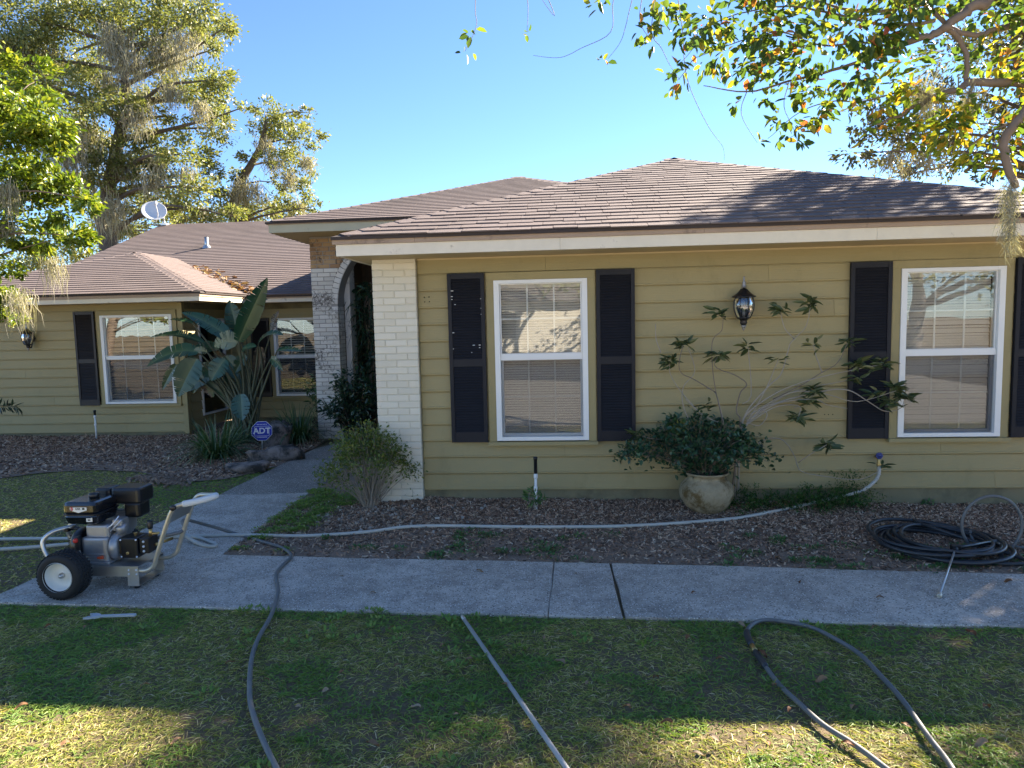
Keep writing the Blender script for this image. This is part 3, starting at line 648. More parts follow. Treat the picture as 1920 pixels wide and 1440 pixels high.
shutter(-5.74, -5.375, 0.49, 2.03, 6.4, 'shutter_brown')
# --- roofs
def roof_deck(name, faces, th=0.03):
    m = MB()
    for f in faces: m.prism(f, (0, 0, -th))
    return m.build(name, 'roof_deck', house)
SHV = []; NSH = [0]
SHM = MB(); SHM.add([(-.5,0,.003),(.5,0,.003),(.5,1,.001),(-.5,1,.001),(-.5,0,.013),(.5,0,.013),(.5,1,.003),(-.5,1,.003)], [(0,3,2,1),(4,5,6,7),(0,1,5,4),(1,2,6,5),(2,3,7,6),(3,0,4,7)])
SHM = SHM.mesh('shingle')
def shingles(roof, poly, ex, wmin, wmax, single=False, trim=0.0):
    P = [Vector(p) for p in poly]; O = P[0]; u = (P[1]-P[0]).normalized(); nrm = u.cross(P[2]-P[0]).normalized()
    if nrm.z < 0: nrm = -nrm
    w = nrm.cross(u)
    if w.z < 0: w = -w
    q = [((p-O).dot(u), (p-O).dot(w)) for p in P]; smax = max(s for _, s in q); rot = Matrix((u, w, nrm)).transposed().to_4x4()
    j = 0
    while j*ex < smax-0.02:
        s0 = j*ex-0.012; s1 = min(j*ex+ex*1.12, smax); sm = min(j*ex+ex*1.0, smax-0.001); xs = []
        for i in range(len(q)):
            (ua, sa), (ub, sb) = q[i], q[(i+1) % len(q)]
            if (sa-sm)*(sb-sm) < 0: xs.append(ua+(ub-ua)*(sm-sa)/(sb-sa))
        if len(xs) >= 2:
            a, b = min(xs)+trim, max(xs)-trim; x = a-random.uniform(0, wmax); wv = 0.008*math.sin(j*1.7)
            while x < b:
                wd = random.uniform(wmin, wmax); x0, x1 = max(x, a), min(x+wd-0.004, b); x += wd
                if x1-x0 < 0.03: continue
                ds = random.choice((0, 0, 0.0, 0.012, -0.010))+random.uniform(-.003, .003) if single else random.uniform(-.0015, .0015); lift = random.choice((0.0, 0.0, 0.003, 0.004)) if single else .004
                Mt = Matrix.Translation(O+u*((x0+x1)/2)+w*(s0+ds)+nrm*(0.002))@rot@Matrix.Diagonal((x1-x0, s1-s0-ds, 1.0+lift*70, 1))
                if single and NSH[0] < 300:
                    o = link('shingle', SHM, 'shingle', roof); o.matrix_basis = Mt; NSH[0] += 1
                else: SHV.append(Mt)
        j += 1
def caps(roof, A, B, s1, s2, n, mat='shingle', half=0.15):
    "folded cap shingles along the hip from A (low) to B (high); s1, s2 lie in the two roof planes"
    A, B = Vector(A), Vector(B); d = (B-A).normalized(); L = (B-A).length; st = L/n
    def inpl(s): s = Vector(s); s = (s-d*s.dot(d)).normalized(); return s
    a, b = inpl(s1), inpl(s2); up = -(a+b).normalized()
    if up.z < 0: up = -up
    l = st*1.35; m = MB(); t = 0.006; lo = up*0.003; hi = up*0.0005
    p0 = [a*half+lo, lo*1.5, b*half+lo]; p1 = [a*half+d*l+hi, d*l+hi*1.5, b*half+d*l+hi]
    vs = [p+up*t for p in p0]+[p+up*t*0.4 for p in p1]+p0+p1
    m.add(vs, [(0,1,4,3),(1,2,5,4),(6,9,10,7),(7,10,11,8),(0,6,7,1),(1,7,8,2),(2,8,11,5),(0,3,9,6),(3,4,10,9),(4,5,11,10)])
    me = m.mesh('hip_cap'); A = A+d*0.10; st = (L-0.10)/n
    for i in range(n):
        o = link('hip_cap', me, mat, roof); o.location = A+d*(st*i)+up*random.uniform(0, .003)
def fascia(name, A, B, z0, z1, th, mat, out):
    A, B = Vector(A), Vector(B); o = Vector(out)*th
    m = MB(); m.prism([(A.x, A.y, z0), (B.x, B.y, z0), (B.x, B.y, z1), (A.x, A.y, z1)], o); return m.build(name, mat, house)
# main hip
ex, ey, ez = -1.715, -0.575, 2.662; PK = (1.878, 3.03, 4.012); RX = 5.47; RB = 9.5
E0, E1 = (ex, ey, ez), (RX, ey, ez)
rm = roof_deck('roof', [[E0, E1, PK], [E0, PK, (PK[0], RB, PK[2]), (ex, RB, ez)], [E1, (RX, RB, ez), (PK[0], RB, PK[2]), PK]])
shingles(rm, [E0, E1, PK], 0.145, 0.18, 0.34, True)
shingles(rm, [(ex, RB, ez), E0, PK, (PK[0], RB, PK[2])], 0.30, 0.5, 0.9); shingles(rm, [E1, (RX, RB, ez), (PK[0], RB, PK[2]), PK], 0.30, 0.5, 0.9)
caps(rm, E0, PK, (1, 0, 0), (0, 1, 0), 26); caps(rm, E1, PK, (-1, 0, 0), (0, 1, 0), 26)
caps(rm, (PK[0], RB, PK[2]), PK, (-1, 0, -.375), (1, 0, -.375), 30)
fx = ex+0.035
for nm, z0, z1, y0, mt, xl in (('fascia_board', 2.490, 2.592, -0.545, 'aged_white', fx), ('drip_board', 2.593, 2.655, -0.560, 'brown_fascia', ex+0.006)):
    cuts = [xl, 0.35, 3.05, RX-0.03] if nm == 'fascia_board' else [xl, -0.95, 1.6, 4.21, RX-0.03]
    for a, b in zip(cuts, cuts[1:]): MB().box((a, y0, z0), (b-0.002, -0.50, z1)).build(nm, mt, house)
    MB().box((xl, -0.499, z0), (xl+0.035, RB, z1)).build(nm, mt, house); MB().box((RX-0.065, -0.499, z0), (RX-0.03, RB, z1)).build(nm, mt, house)
MB().box((fx+0.036, -0.499, 2.493), (RX-0.07, -0.001, 2.503)).build('soffit', 'soffit', house)
MB().box((fx+0.036, 0.0, 2.494), (-1.402, 7.0, 2.504)).build('soffit', 'soffit', house)
MB().box((CX1+0.002, -0.03, 2.478), (5.25, -0.0285, 2.4925)).build('soffit_moulding', 'soffit', house)
# portico hip
a0 = (-4.14, 3.6, 3.445); a1 = (3.14, 3.6, 3.445); ap = (-0.50, 7.24, 4.70)
rp = roof_deck('roof', [[a0, a1, ap], [a0, ap, (ap[0], 11, ap[2]), (a0[0], 11, a0[2])], [a1, (a1[0], 11, a1[2]), (ap[0], 11, ap[2]), ap]])
shingles(rp, [a0, (1.2, 3.6, 3.445), (1.2, 5.3, 4.031), ap], 0.140, 0.25, 0.5); shingles(rp, [(a0[0], 11, a0[2]), a0, ap, (ap[0], 11, ap[2])], 0.3, 0.5, 0.9)
caps(rp, a0, ap, (1, 0, 0), (0, 1, 0), 26); caps(rp, a1, ap, (-1, 0, 0), (0, 1, 0), 26)
MB().box((-4.10, 3.635, 3.285), (0.5, 3.665, 3.405)).box((-4.10, 3.666, 3.285), (-4.07, 9.0, 3.405)).build('fascia_board', 'tan_fascia', house)
MB().box((-4.125, 3.615, 3.406), (0.5, 3.665, 3.440)).box((-4.125, 3.666, 3.406), (-4.08, 9.0, 3.440)).build('drip_board', 'brown_fascia', house)
MB().box((-4.069, 3.666, 3.288), (-1.0, 8.6, 3.298)).build('soffit', 'soffit', house)
# big gable behind
GX = -10.75; ry, rz = 12.0, 2.45+0.375*6.1
rb = roof_deck('roof', [[(GX, 5.88, 2.443), (-3.6, 5.88, 2.443), (-3.6, ry, rz), (GX, ry, rz)], [(GX, 18.0, 2.443), (GX, ry, rz), (-2, ry, rz), (-2, 18.0, 2.443)], [(-3.6, 8.2, 3.31), (-2, 8.2, 3.31), (-2, ry, rz), (-3.6, ry, rz)]])
shingles(rb, [(GX, 5.88, 2.45), (-3.72, 5.88, 2.45), (-3.72, ry, rz), (GX, ry, rz)], 0.140, 0.5, 1.0)
caps(rb, (GX, ry, rz), (-3.6, ry, rz), (0, -1, -.375), (0, 1, -.375), 34)
MB().box((-10.7, 12.0, -0.1), (-3.7, 17.6, 2.4)).build('back_wall', 'siding', house)
# left wing hip
l0 = (-11.28, 4.2, 2.465); l1 = (-5.55, 4.2, 2.465); lp = (-8.415, 7.07, 3.445); lb = (-8.415, 8.55, 3.445)
rl = roof_deck('roof', [[l0, l1, lp], [l1, (-5.55, 5.9, 2.462), lb, lp], [l0, lp, lb, (-11.28, 5.9, 2.465)]])
shingles(rl, [l0, l1, lp], 0.140, 0.5, 1.0); shingles(rl, [l1, (-5.55, 5.92, 2.468), lb, lp], 0.140, 0.5, 1.0)
caps(rl, l1, lp, (-1, 0, 0), (0, 1, 0), 20); caps(rl, l0, lp, (1, 0, 0), (0, 1, 0), 20); caps(rl, lb, lp, (-1, 0, -.34), (1, 0, -.34), 7)
for nm, z0, z1, o, mt in (('fascia_board', 2.315, 2.388, 0.0, 'aged_white'), ('drip_board', 2.389, 2.455, 0.014, 'brown_fascia')):
    MB().box((-11.2, 4.225-o, z0), (-8.9, 4.26, z1)).build(nm, mt, house); MB().box((-8.897, 4.225-o, z0), (-5.585+o, 4.26, z1)).build(nm, mt, house)
    MB().box((-5.62, 4.261, z0), (-5.585+o, 5.90, z1)).build(nm, mt, house); MB().box((-5.584+o, 5.905-o, z0), (-3.70, 5.94, z1)).build(nm, mt, house)
MB().box((-11.2, 4.261, 2.317), (-5.621, 4.699, 2.327)).box((-6.19, 4.70, 2.318), (-5.621, 6.399, 2.328)).box((-5.62, 5.941, 2.319), (-3.7, 6.399, 2.329)).build('soffit', 'soffit', house)
if SHV:
    base = np.array([v.co for v in SHM.vertices]); V = np.empty((len(SHV), 8, 3))
    for i, Mt in enumerate(SHV): A = np.array(Mt); V[i] = base@A[:3, :3].T+A[:3, 3]
    link('shingles', np_mesh('shingles', V, 8, [(0,3,2,1),(4,5,6,7),(0,1,5,4),(1,2,6,5),(2,3,7,6),(3,0,4,7)]), 'shingle', house, 'stuff')
vp = (-8.13, 9.40, 3.76); MB().tube([(vp[0], vp[1], 3.70), (vp[0], vp[1], 4.02)], 0.045, 12).lathe([(0.14, -0.02), (0.10, 0.02), (0.05, 0.09)], vp, (0, -.3, 1), 12).build('vent_pipe', 'steel', house)

# ------------------------------------------------------------------ wall lanterns, tap, dish, sprinklers, sign
def lantern(x, yw, zc, s, label):
    t = thing('wall_lantern', (x, yw, zc), label, 'lantern', 'wall lanterns on the siding'); y = yw-0.15*s
    p = lambda pr: [(r_*s, h*s) for r_, h in pr]
    m = MB().lathe(p([(0.0,.128),(.03,.120),(.05,.095),(.066,.078),(.108,.050),(.112,.046),(.108,.041),(.088,.038),(.0,.036)]), (x, y, zc), seg=20); m.build('cap', 'lantern', t)
    MB().lathe(p([(0.0,.240),(.008,.236),(.010,.226),(.006,.216),(.013,.206),(.008,.192),(.020,.178),(.012,.166),(.024,.150),(.020,.136),(.034,.128)]), (x, y, zc), seg=14).build('finial', 'silver_worn', t)
    prof = p([(.086,.036),(.097,.0),(.100,-.035),(.096,-.075),(.082,-.115),(.062,-.150)])
    MB().lathe([(r_*0.97, h) for r_, h in prof], (x, y, zc), seg=24).build('glass', 'lamp_glass', t)
    for k in range(8):
        a = 2*math.pi*(k+0.25)/8; MB().tube(catmull([(x+r_*math.cos(a), y+r_*math.sin(a), zc+h) for r_, h in prof], 3), 0.0035*s, 6).build('rib', 'lantern', t)
    MB().lathe(p([(.062,-.148),(.066,-.153),(.062,-.160),(.040,-.166),(.030,-.185),(.036,-.200),(.022,-.222),(.0,-.224)]), (x, y, zc), seg=18).build('base', 'lantern', t)
    MB().lathe(p([(.020,-.222),(.026,-.232),(.020,-.243),(.012,-.250),(.017,-.258),(.010,-.270),(0,-.276)]), (x, y, zc), seg=14).build('drop', 'silver_worn', t)
    MB().tube([(x, y, zc-0.14*s), (x, y, zc-0.07*s)], 0.012*s, 8).lathe(p([(.012,-.07),(.020,-.05),(.022,-.03),(.012,.0),(0,.01)]), (x, y, zc), seg=12).build('bulb', 'bulb', t)
    MB().tube(catmull([(x, yw-0.03, zc-0.05*s), (x, yw-0.07*s, zc-0.20*s), (x, y+0.02*s, zc-0.215*s), (x, y, zc-0.19*s)], 5), 0.011*s, 8).build('arm', 'lantern', t)
    MB().lathe([(0, -0.036), (0.045*s, -0.034), (0.058*s, -0.026), (0.06*s, -0.0245)], (x, yw, zc-0.05*s), (0, 1, 0), 18).build('wall_plate', 'lantern', t)
lantern(2.04, 0.0, 2.00, 0.98, 'black carriage lantern with smoked glass between the shuttered windows')
lantern(-8.90, 4.7, 1.80, 0.95, 'black carriage lantern on the left wing near overhanging green leaves')
tp = (3.31, 0.0, 0.505); t = thing('hose_tap', tp, 'small blue handled garden tap on the siding feeding the pale hose', 'tap')
MB().tube([(3.31, -0.02, 0.505), (3.31, -0.075, 0.500)], 0.013, 10).tube(catmull([(3.31, -0.06, 0.50), (3.31, -0.085, 0.49), (3.308, -0.092, 0.455)], 4), 0.014, 10).build('body', 'brass', t)
h_ = MB()
for k in range(6):
    a = k*math.pi/3; h_.box((-0.008, -0.008, -0.012), (0.03, 0.004, 0.012), Matrix.Translation((3.31, -0.095, 0.528))@Matrix.Rotation(a, 4, 'Y'))
h_.lathe([(0, -0.012), (0.016, -0.01), (0.016, 0.01), (0, 0.012)], (3.31, -0.095, 0.528), (0, 1, 0), 12).build('handle', 'tap_blue', t)
MB().lathe([(0.017, 0), (0.019, 0.01), (0.019, 0.03), (0.016, 0.036)], (3.308, -0.092, 0.425), (0, 0, 1), 12).build('coupling', 'brass', t)
dc = yp(289, 397, 11.6)
t = thing('satellite_dish', (dc[0]+0.1, 11.9, rz+0.02), 'round pale satellite dish on a short mast at the roof ridge', 'satellite dish')
ax = Vector((0.42, -0.72, 0.50)).normalized()
MB().lathe([(0.0, 0.0), (0.12, 0.012), (0.22, 0.04), (0.31, 0.082), (0.315, 0.08), (0.22, 0.03), (0.0, -0.015)], Vector(dc)-ax*0.03, ax, 28).build('reflector', 'dish_white', t)
MB().tube(catmull([Vector(dc)-ax*0.03+Vector((0.02, 0.02, -0.25)), Vector(dc)+ax*0.20+Vector((0.1, 0, -0.2)), Vector(dc)+ax*0.36+Vector((0.05, 0, -0.02))], 5), 0.014, 8).build('arm', 'dish_white', t)
MB().rbox((-0.04, -0.03, -0.05), (0.04, 0.03, 0.05), 0.012, Matrix.Translation(Vector(dc)+ax*0.36+Vector((0.05, 0, 0)))).build('receiver', 'dish_white', t)
MB().tube([Vector(dc)-ax*0.05, (dc[0]+0.12, 11.82, dc[2]-0.12), (dc[0]+0.10, 11.9, rz+0.0)], 0.022, 10).box((dc[0]+0.02, 11.83, rz-0.03), (dc[0]+0.18, 12.0, rz+0.03)).build('mast', 'steel', t)
def riser(p, h, hb, label, r=0.017):
    z = p[2]; t = thing('sprinkler_riser', (p[0], p[1], z), label, 'sprinkler', 'sprinkler risers by the walls')
    MB().tube([(p[0], p[1], z-0.05), (p[0]+0.004, p[1], z+h)], r*0.75, 10).lathe([(r*.8, 0), (r*1.15, 0.01), (r*1.15, 0.04), (r*.8, 0.05)], (p[0]+.004, p[1], z+h-0.05), seg=12).lathe([(r*.8, 0), (r*1.1, 0.01), (r*1.1, 0.03), (r*.8, 0.04)], (p[0]+.002, p[1], z+h*0.55), seg=12).build('pipe', 'pvc', t)
    MB().lathe([(r*.9, 0), (r, 0.01), (r, hb-0.03), (r*1.2, hb-0.025), (r*1.2, hb-0.004), (r*.9, hb), (0, hb)], (p[0]+.004, p[1], z+h), seg=14).build('head', 'black_plastic', t)
q = gp(1005, 958, 0.075); riser(q, 0.36, 0.16, 'black topped white sprinkler pipe below the window beside a seedling')
q = gp(181, 823, 0.02); riser(q, 0.41, 0.085, 'slim white sprinkler pipe standing before the left wing wall', 0.019)
def text_mesh(txt, size, mat, parent, M, name='lettering', ext=0.001, bold=0.0):
    c = bpy.data.curves.new('t', 'FONT'); c.body = txt; c.size = size; c.extrude = ext; c.align_x = 'CENTER'; c.align_y = 'CENTER'; c.offset = bold; c.resolution_u = 3
    o = bpy.data.objects.new('t', c); COL.objects.link(o); bpy.context.view_layer.update()
    me = bpy.data.meshes.new_from_object(o.evaluated_get(bpy.context.evaluated_depsgraph_get())); bpy.data.objects.remove(o); me.name = name
    k = link(name, me, mat, parent); k.matrix_basis = M; return k
sg = gp(493, 846, 0.03); sy_ = sg[1]; sc_ = yp(491, 808, sy_)
t = thing('yard_sign', (sg[0], sg[1], 0.02), 'blue octagonal security yard sign with white letters on a thin stake', 'sign')
fr = Vector(CP)-Vector(sc_); rzs = math.atan2(fr.x, -fr.y); SM = Matrix.Translation(sc_)@Matrix.Rotation(rzs, 4, 'Z')@Matrix.Rotation(R(90), 4, 'X')@Matrix.Rotation(R(-2), 4, 'Z')
rs_ = 0.155
def octo(r0, z0, z1): return [SM@Vector((r0*math.cos(R(22.5+45*k)), r0*math.sin(R(22.5+45*k)), z0)) for k in range(8)], SM.to_3x3()@Vector((0, 0, z1-z0))
p, d = octo(rs_, -0.003, 0.0); MB().prism(p, d).build('border', 'sign_white', t); p, d = octo(rs_*0.955, 0.0005, 0.002); MB().prism(p, d).build('panel', 'sign_blue', t)
w_ = MB(); b_ = lambda x0, y0, x1, y1, m=w_: m.box((x0, y0, 0.0024), (x1, y1, 0.0034), SM)
ring2 = [(-0.098, 0.066, 0.098, 0.071), (-0.098, -0.075, 0.098, -0.070), (-0.103, -0.075, -0.098, 0.071), (0.098, -0.075, 0.103, 0.071)]
for r_ in ring2: b_(*r_)
for yy, n_, hw_ in ((0.098, 7, 0.062), (-0.093, 9, 0.066)):
    for k in range(n_): x_ = -hw_+2*hw_*k/(n_-1); b_(x_-0.006, yy-0.006, x_+0.006, yy+0.006)
w_.build('small_print', 'sign_white', t)
text_mesh('ADT', 0.118, 'sign_white', t, SM@Matrix.Translation((0, -0.001, 0.0026))@Matrix.Shear('XZ', 4, (0.0, 0.0)), bold=0.004)
MB().box((-0.008, -0.40, -0.006), (0.008, -0.13, -0.0032), SM).build('stake', 'steel', t)

# ------------------------------------------------------------------ hoses, pole, coil, wrench
def ground_z(x, y):
    if -3.6 < x < -2.45 and y > -2.3: return ST
    if y > walk_back(x) and x > -2.45: return float(bed_z(x, y))
    if y > -2.56-0.03*x: return ST
    return 0.018
def on_ground(px, r, lift=0.0):
    out = []
    for q in px:
        z = 0.02
        for _ in range(3):
            p = gp(q[0], q[1], z+r); z = ground_z(p[0], p[1])+lift
        p = gp(q[0], q[1], z+r); out.append((p[0], p[1], z+r+(q[2] if len(q) > 2 else 0)))
    return out
r_ = 0.0155
a_ = [(3.308, -0.092, 0.43), (3.300, -0.12, 0.36), (3.24, -0.15, 0.285), (3.10, -0.17, 0.20), tuple(yp(1540, 939, -0.17))]
b = on_ground([(1490,951),(1440,961),(1380,972),(1310,978),(1240,983),(1150,987),(1060,988),(980,988),(900,987),(830,986),(760,988),(700,996),(630,1002),(560,1005),(500,1004),(440,1003),(400,1004),(340,1006),(280,1008),(200,1009),(120,1010),(60,1010),(0,1011),(-90,1014),(-200,1010)], r_)
hs = MB().tube(catmull(a_+b, 6), r_, 10).build('garden_hose', 'hose_pale'); tag(hs, 'pale garden hose running from the wall tap across the bed to the lawn', 'hose')
k_ = MB(); ph = catmull(a_[:4], 6)
for i in range(0, len(ph)-1, 3): k_.lathe([(r_+.001, -.004), (r_+.0035, -.002), (r_+.0035, .002), (r_+.001, .004)], ph[i], ph[i+1]-ph[i], 10)
k_.build('spring_guard', 'steel', hs)
b = on_ground([(-200,1042),(-80,1036),(0,1030),(60,1026),(130,1020),(220,1012),(300,1007),(345,1004),(372,1008),(392,1015),(405,1021),(396,1024.5),(372,1019),(340,1013),(310,1008)], r_)
b[-1] = (-2.60, -1.85, 0.30); b[-2] = (b[-2][0], b[-2][1], 0.10)
tag(MB().tube(catmull(b, 6), r_, 10).build('supply_hose', 'hose_pale'), 'pale supply hose looping on the path behind the pressure washer', 'hose')
r2 = 0.0135
b = on_ground([(440,1000),(500,1018),(530,1028),(546,1042),(530,1060),(518,1077),(521,1110),(510,1150),(483,1200),(471,1240),(468,1300),(475,1340),(494,1390),(518,1440),(548,1500),(590,1560)], r2)
b = [(-2.66, -1.98, 0.33), (-2.50, -1.90, 0.36), tuple(yp(345, 975, -1.5)), tuple(yp(390, 985, -1.1))]+b
tag(MB().tube(catmull(b, 7), r2, 10).build('pressure_hose', 'hose_grey'), 'grey pressure hose trailing from the machine over path and lawn', 'hose')
b = on_ground([(868,1158),(1062,1440),(1095,1488)], 0.0125, 0.012)
t = thing('lance_pole', b[0], 'long straight grey extension pole lying on the grass', 'pole')
MB().tube([b[0], b[1], b[2]], 0.0115, 10).build('pole', 'pole_grey', t)
dv = (Vector(b[0])-Vector(b[1])).normalized(); MB().lathe([(0, .03), (.009, .028), (.0125, .015), (.0135, -.03), (.0115, -.034)], b[0], dv, 10).build('tip', 'steel', t)
lp_ = [(1850,1560),(1785,1440),(1740,1380),(1690,1310),(1640,1255),(1610,1225),(1570,1200),(1520,1176),(1460,1164),(1425,1164),(1405,1176),(1401,1190),(1412,1214),(1430,1242),(1460,1282),(1500,1320),(1545,1360),(1600,1395),(1660,1440),(1720,1490)]
b = on_ground(lp_, 0.0125); cv = catmull(b, 7)
t = tag(MB().tube(cv, 0.0125, 10).build('lawn_hose', 'hose_grey'), 'grey hose doubled back on the lawn with a black coupling', 'hose')
MB().tube(cv[74:84], [.016]+[.020]*8+[.016], 10).build('coupling', 'hose_black', t); MB().tube(cv[86:94], [.015]+[.0185]*6+[.015], 10).build('coupling', 'hose_black', t); MB().tube(cv[83:87], 0.0150, 10).build('collar', 'brass', t)
# coil of black hose, gun
cc = np.array([3.30, -1.19]); pts = []
for k in range(9*20):
    a = 2*math.pi*k/20+2.0; lay = k/20; rr = 0.365+0.055*math.sin(lay*2.1)+0.035*math.sin(lay*5.3+1); ec = 0.06*math.sin(lay*1.7), 0.05*math.cos(lay*2.6)
    x_, y_ = cc[0]+ec[0]+1.05*rr*math.cos(a), cc[1]+ec[1]+1.02*rr*math.sin(a)
    pts.append((x_, y_, float(bed_z(x_, y_))+0.016+0.012*(k//20)*0.75+0.006*math.sin(a*3+lay)))
pts += [(3.70,-1.55,.05),(3.62,-1.63,.035),(3.45,-1.60,.03)]
coil = tag(MB().tube(catmull(pts, 3), 0.0145, 8).build('hose_coil', 'hose_black'), 'black pressure hose lying in a loose coil beside the sidewalk', 'hose')
gd = Vector(gp(1792, 1027, 0.11)); nz = Vector(gp(1761, 1117, ST+0.012)); br = Vector(gp(1855, 1017, 0.09))
t = thing('spray_gun', gd, 'black trigger spray gun with a short steel lance resting on the hose coil', 'spray gun')
MB().tube([gd, nz], 0.0075, 10).build('lance', 'steel', t)
dv = (nz-gd).normalized(); MB().lathe([(.008, -.03), (.014, -.028), (.016, -.012), (.016, .006), (.012, .012), (.005, .013), (.0045, .002), (0, .002)], nz, dv, 14).build('nozzle', 'champagne', t)
MB().tube([gd-dv*0.02, gd+dv*0.07], [0.021, 0.017], 10).rbox((-.035, -.02, -.03), (.035, .02, .025), .01, Matrix.Translation(gd)).build('body', 'black_plastic', t)
bd = (br-gd).normalized(); MB().tube([gd, gd+bd*0.10, gd+bd*0.2, br], [.018, .015, .017, .014], 10).build('grip', 'black_plastic', t)
MB().tube(catmull([gd+bd*0.02+Vector((0, 0, -.02)), gd+bd*0.08+Vector((0, -.01, -.05)), gd+bd*0.20+Vector((0, 0, -.035))], 4), 0.006, 8).build('trigger', 'black_plastic', t)
MB().tube([br, br+bd*0.03], 0.012, 10).build('swivel', 'brass', t)
e = br+bd*0.03; lo_ = [e, e+bd*0.05]
ce = yp(1863, 990, e.y+0.02); R0 = 0.225
for k in range(12):
    a = R(-62+k*28); lo_.append(Vector((ce[0]+R0*math.cos(a)*0.95, e.y+0.02+0.05*k/11, ce[2]+R0*math.sin(a)+0.02)))
lo_ += [Vector((3.62, -1.05, .10)), Vector((3.74, -1.20, .05)), Vector((4.0, -1.32, .035)), Vector((4.5, -1.42, .03)), Vector((5.4, -1.5, .03))]
MB().tube(catmull(lo_, 5), 0.0115, 10).tube([e+bd*0.0, e+bd*0.09], 0.0165, 10).build('whip_hose', 'hose_grey', t)
wa, wb = Vector(gp(164, 1157, .03)), Vector(gp(250, 1154, .03)); t = thing('wrench', wa, 'bright adjustable wrench lying on the lawn edge by the sidewalk', 'wrench')
d = (wb-wa).normalized(); n = Vector((-d.y, d.x, 0)); WM = Matrix(((d.x, n.x, 0, wa.x), (d.y, n.y, 0, wa.y), (0, 0, 1, .028), (0, 0, 0, 1)))
MB().prism([WM@Vector(v) for v in ((.075,-.010,0),(.30,-.013,0),(.308,-.008,0),(.308,.008,0),(.30,.013,0),(.075,.010,0))], (0,0,.011)).build('handle', 'chrome', t)
MB().prism([WM@Vector(v) for v in ((.08,-.012,-.002),(.08,.014,-.002),(.055,.030,-.002),(.02,.036,-.002),(.0,.030,-.002),(.025,.018,-.002),(.035,.004,-.002),(.03,-.010,-.002),(.055,-.026,-.002))], (0,0,.015)).build('jaw', 'chrome', t)
MB().prism([WM@Vector(v) for v in ((.034,-.008,0),(.05,-.024,0),(.02,-.034,0),(-.012,-.030,0),(.008,-.012,0))], (0,0,.012)).lathe([(.007,-.012),(.007,.012)], WM@Vector((.05,-.004,.006)), d, 10).build('sliding_jaw', 'chrome', t)

# ------------------------------------------------------------------ the pressure washer
pw = thing('pressure_washer', (-2.95, -2.05, ST), 'wheeled petrol pressure washer with black tank and white wheels on the sidewalk', 'pressure washer')
WZ = ST+0.165
def wheel(y0, y1, face):
    cx, cz = -3.115, WZ; ym = (y0+y1)/2; hwid = (y1-y0)/2; s = face
    ty = MB().lathe([(.098,-hwid*.86),(.112,-hwid*.98),(.135,-hwid),(.150,-hwid*.92),(.162,-hwid*.62),(.165,0),(.162,hwid*.62),(.150,hwid*.92),(.135,hwid),(.112,hwid*.98),(.098,hwid*.86)], (cx, ym, cz), (0, 1, 0), 48).build('tyre', 'rubber', pw)
    tm = MB().box((-.009, -.010, 0), (.009, .010, .008)).mesh('tread_block'); nb = 0
    tr = MB()
    for k in range(40):
        for j in range(5):
            a = 2*math.pi*(k+0.5*(j % 2))/40; yy = (j-2)*hwid*0.34; rr = .1635-(abs(j-2) == 2)*.005
            tr.box((-.0085, -hwid*.125, 0), (.0085, hwid*.125, .006), Matrix.Translation((cx, ym+yy, cz))@Matrix.Rotation(a, 4, 'Y')@Matrix.Translation((0, 0, rr))@Matrix.Rotation(R(18 if j % 2 else -18), 4, 'Z'))
    tb = tr.build('tread_blocks', 'rubber', ty); tb['kind'] = 'stuff'
    rp_ = [(.104,-.006),(.107,.0),(.104,.006),(.098,.010),(.094,.030),(.088,.052),(.070,.058),(.040,.060),(.034,.052),(.022,.050),(.0,.050)]
    rim = MB().lathe(rp_, (cx, (y0 if s < 0 else y1)+0.004*(-s), cz), (0, -s, 0), 36).build('rim', 'white_rim', pw)
    MB().lathe([(.020,.0),(.020,.02),(.012,.022),(.012,.034),(.0,.036)], (cx, (y0+0.058 if s < 0 else y1-0.058), cz), (0, s, 0), 14).build('hub', 'steel', rim)
wheel(-2.425, -2.275, -1); wheel(-1.825, -1.675, 1)
MB().tube([(-3.115, -2.36, WZ), (-3.115, -1.74, WZ)], 0.010, 10).build('axle', 'steel', pw)
DZ = 0.190
MB().box((-3.20, -2.198, DZ-.004), (-2.672, -1.902, DZ)).box((-3.20, -2.200, DZ-.075), (-2.76, -2.197, DZ-.0045)).box((-3.20, -1.903, DZ-.075), (-2.76, -1.900, DZ-.0045)).box((-3.20, -2.196, DZ-.06), (-3.197, -1.904, DZ-.0045)).build('deck', 'steel', pw)
MB().box((-3.16, -2.226, WZ-.03), (-3.06, -2.202, DZ-.01)).box((-3.16, -1.898, WZ-.03), (-3.06, -1.874, DZ-.01)).build('axle_bracket', 'steel', pw)
l_ = MB().box((-2.757, -2.206, .048), (-2.672, -2.2035, DZ+.002)).box((-2.757, -1.8975, .048), (-2.672, -1.895, DZ+.002)).box((-2.757, -2.2035, .048), (-2.672, -1.8975, .051)).build('stand', 'steel', pw)
for x_ in (-2.745, -2.688):
    for z_ in (.165, .135): MB().lathe([(.007, 0), (.007, .004), (.003, .006), (0, .006)], (x_, -2.206, z_), (0, -1, 0), 8).build('bolt', 'chrome', l_)
for y_ in (-2.165, -1.935): MB().lathe([(.018, 0), (.021, -.004), (.019, -.026), (0, -.026)], (-2.715, y_, .048), (0, 0, 1), 14).build('rubber_foot', 'rubber', pw)
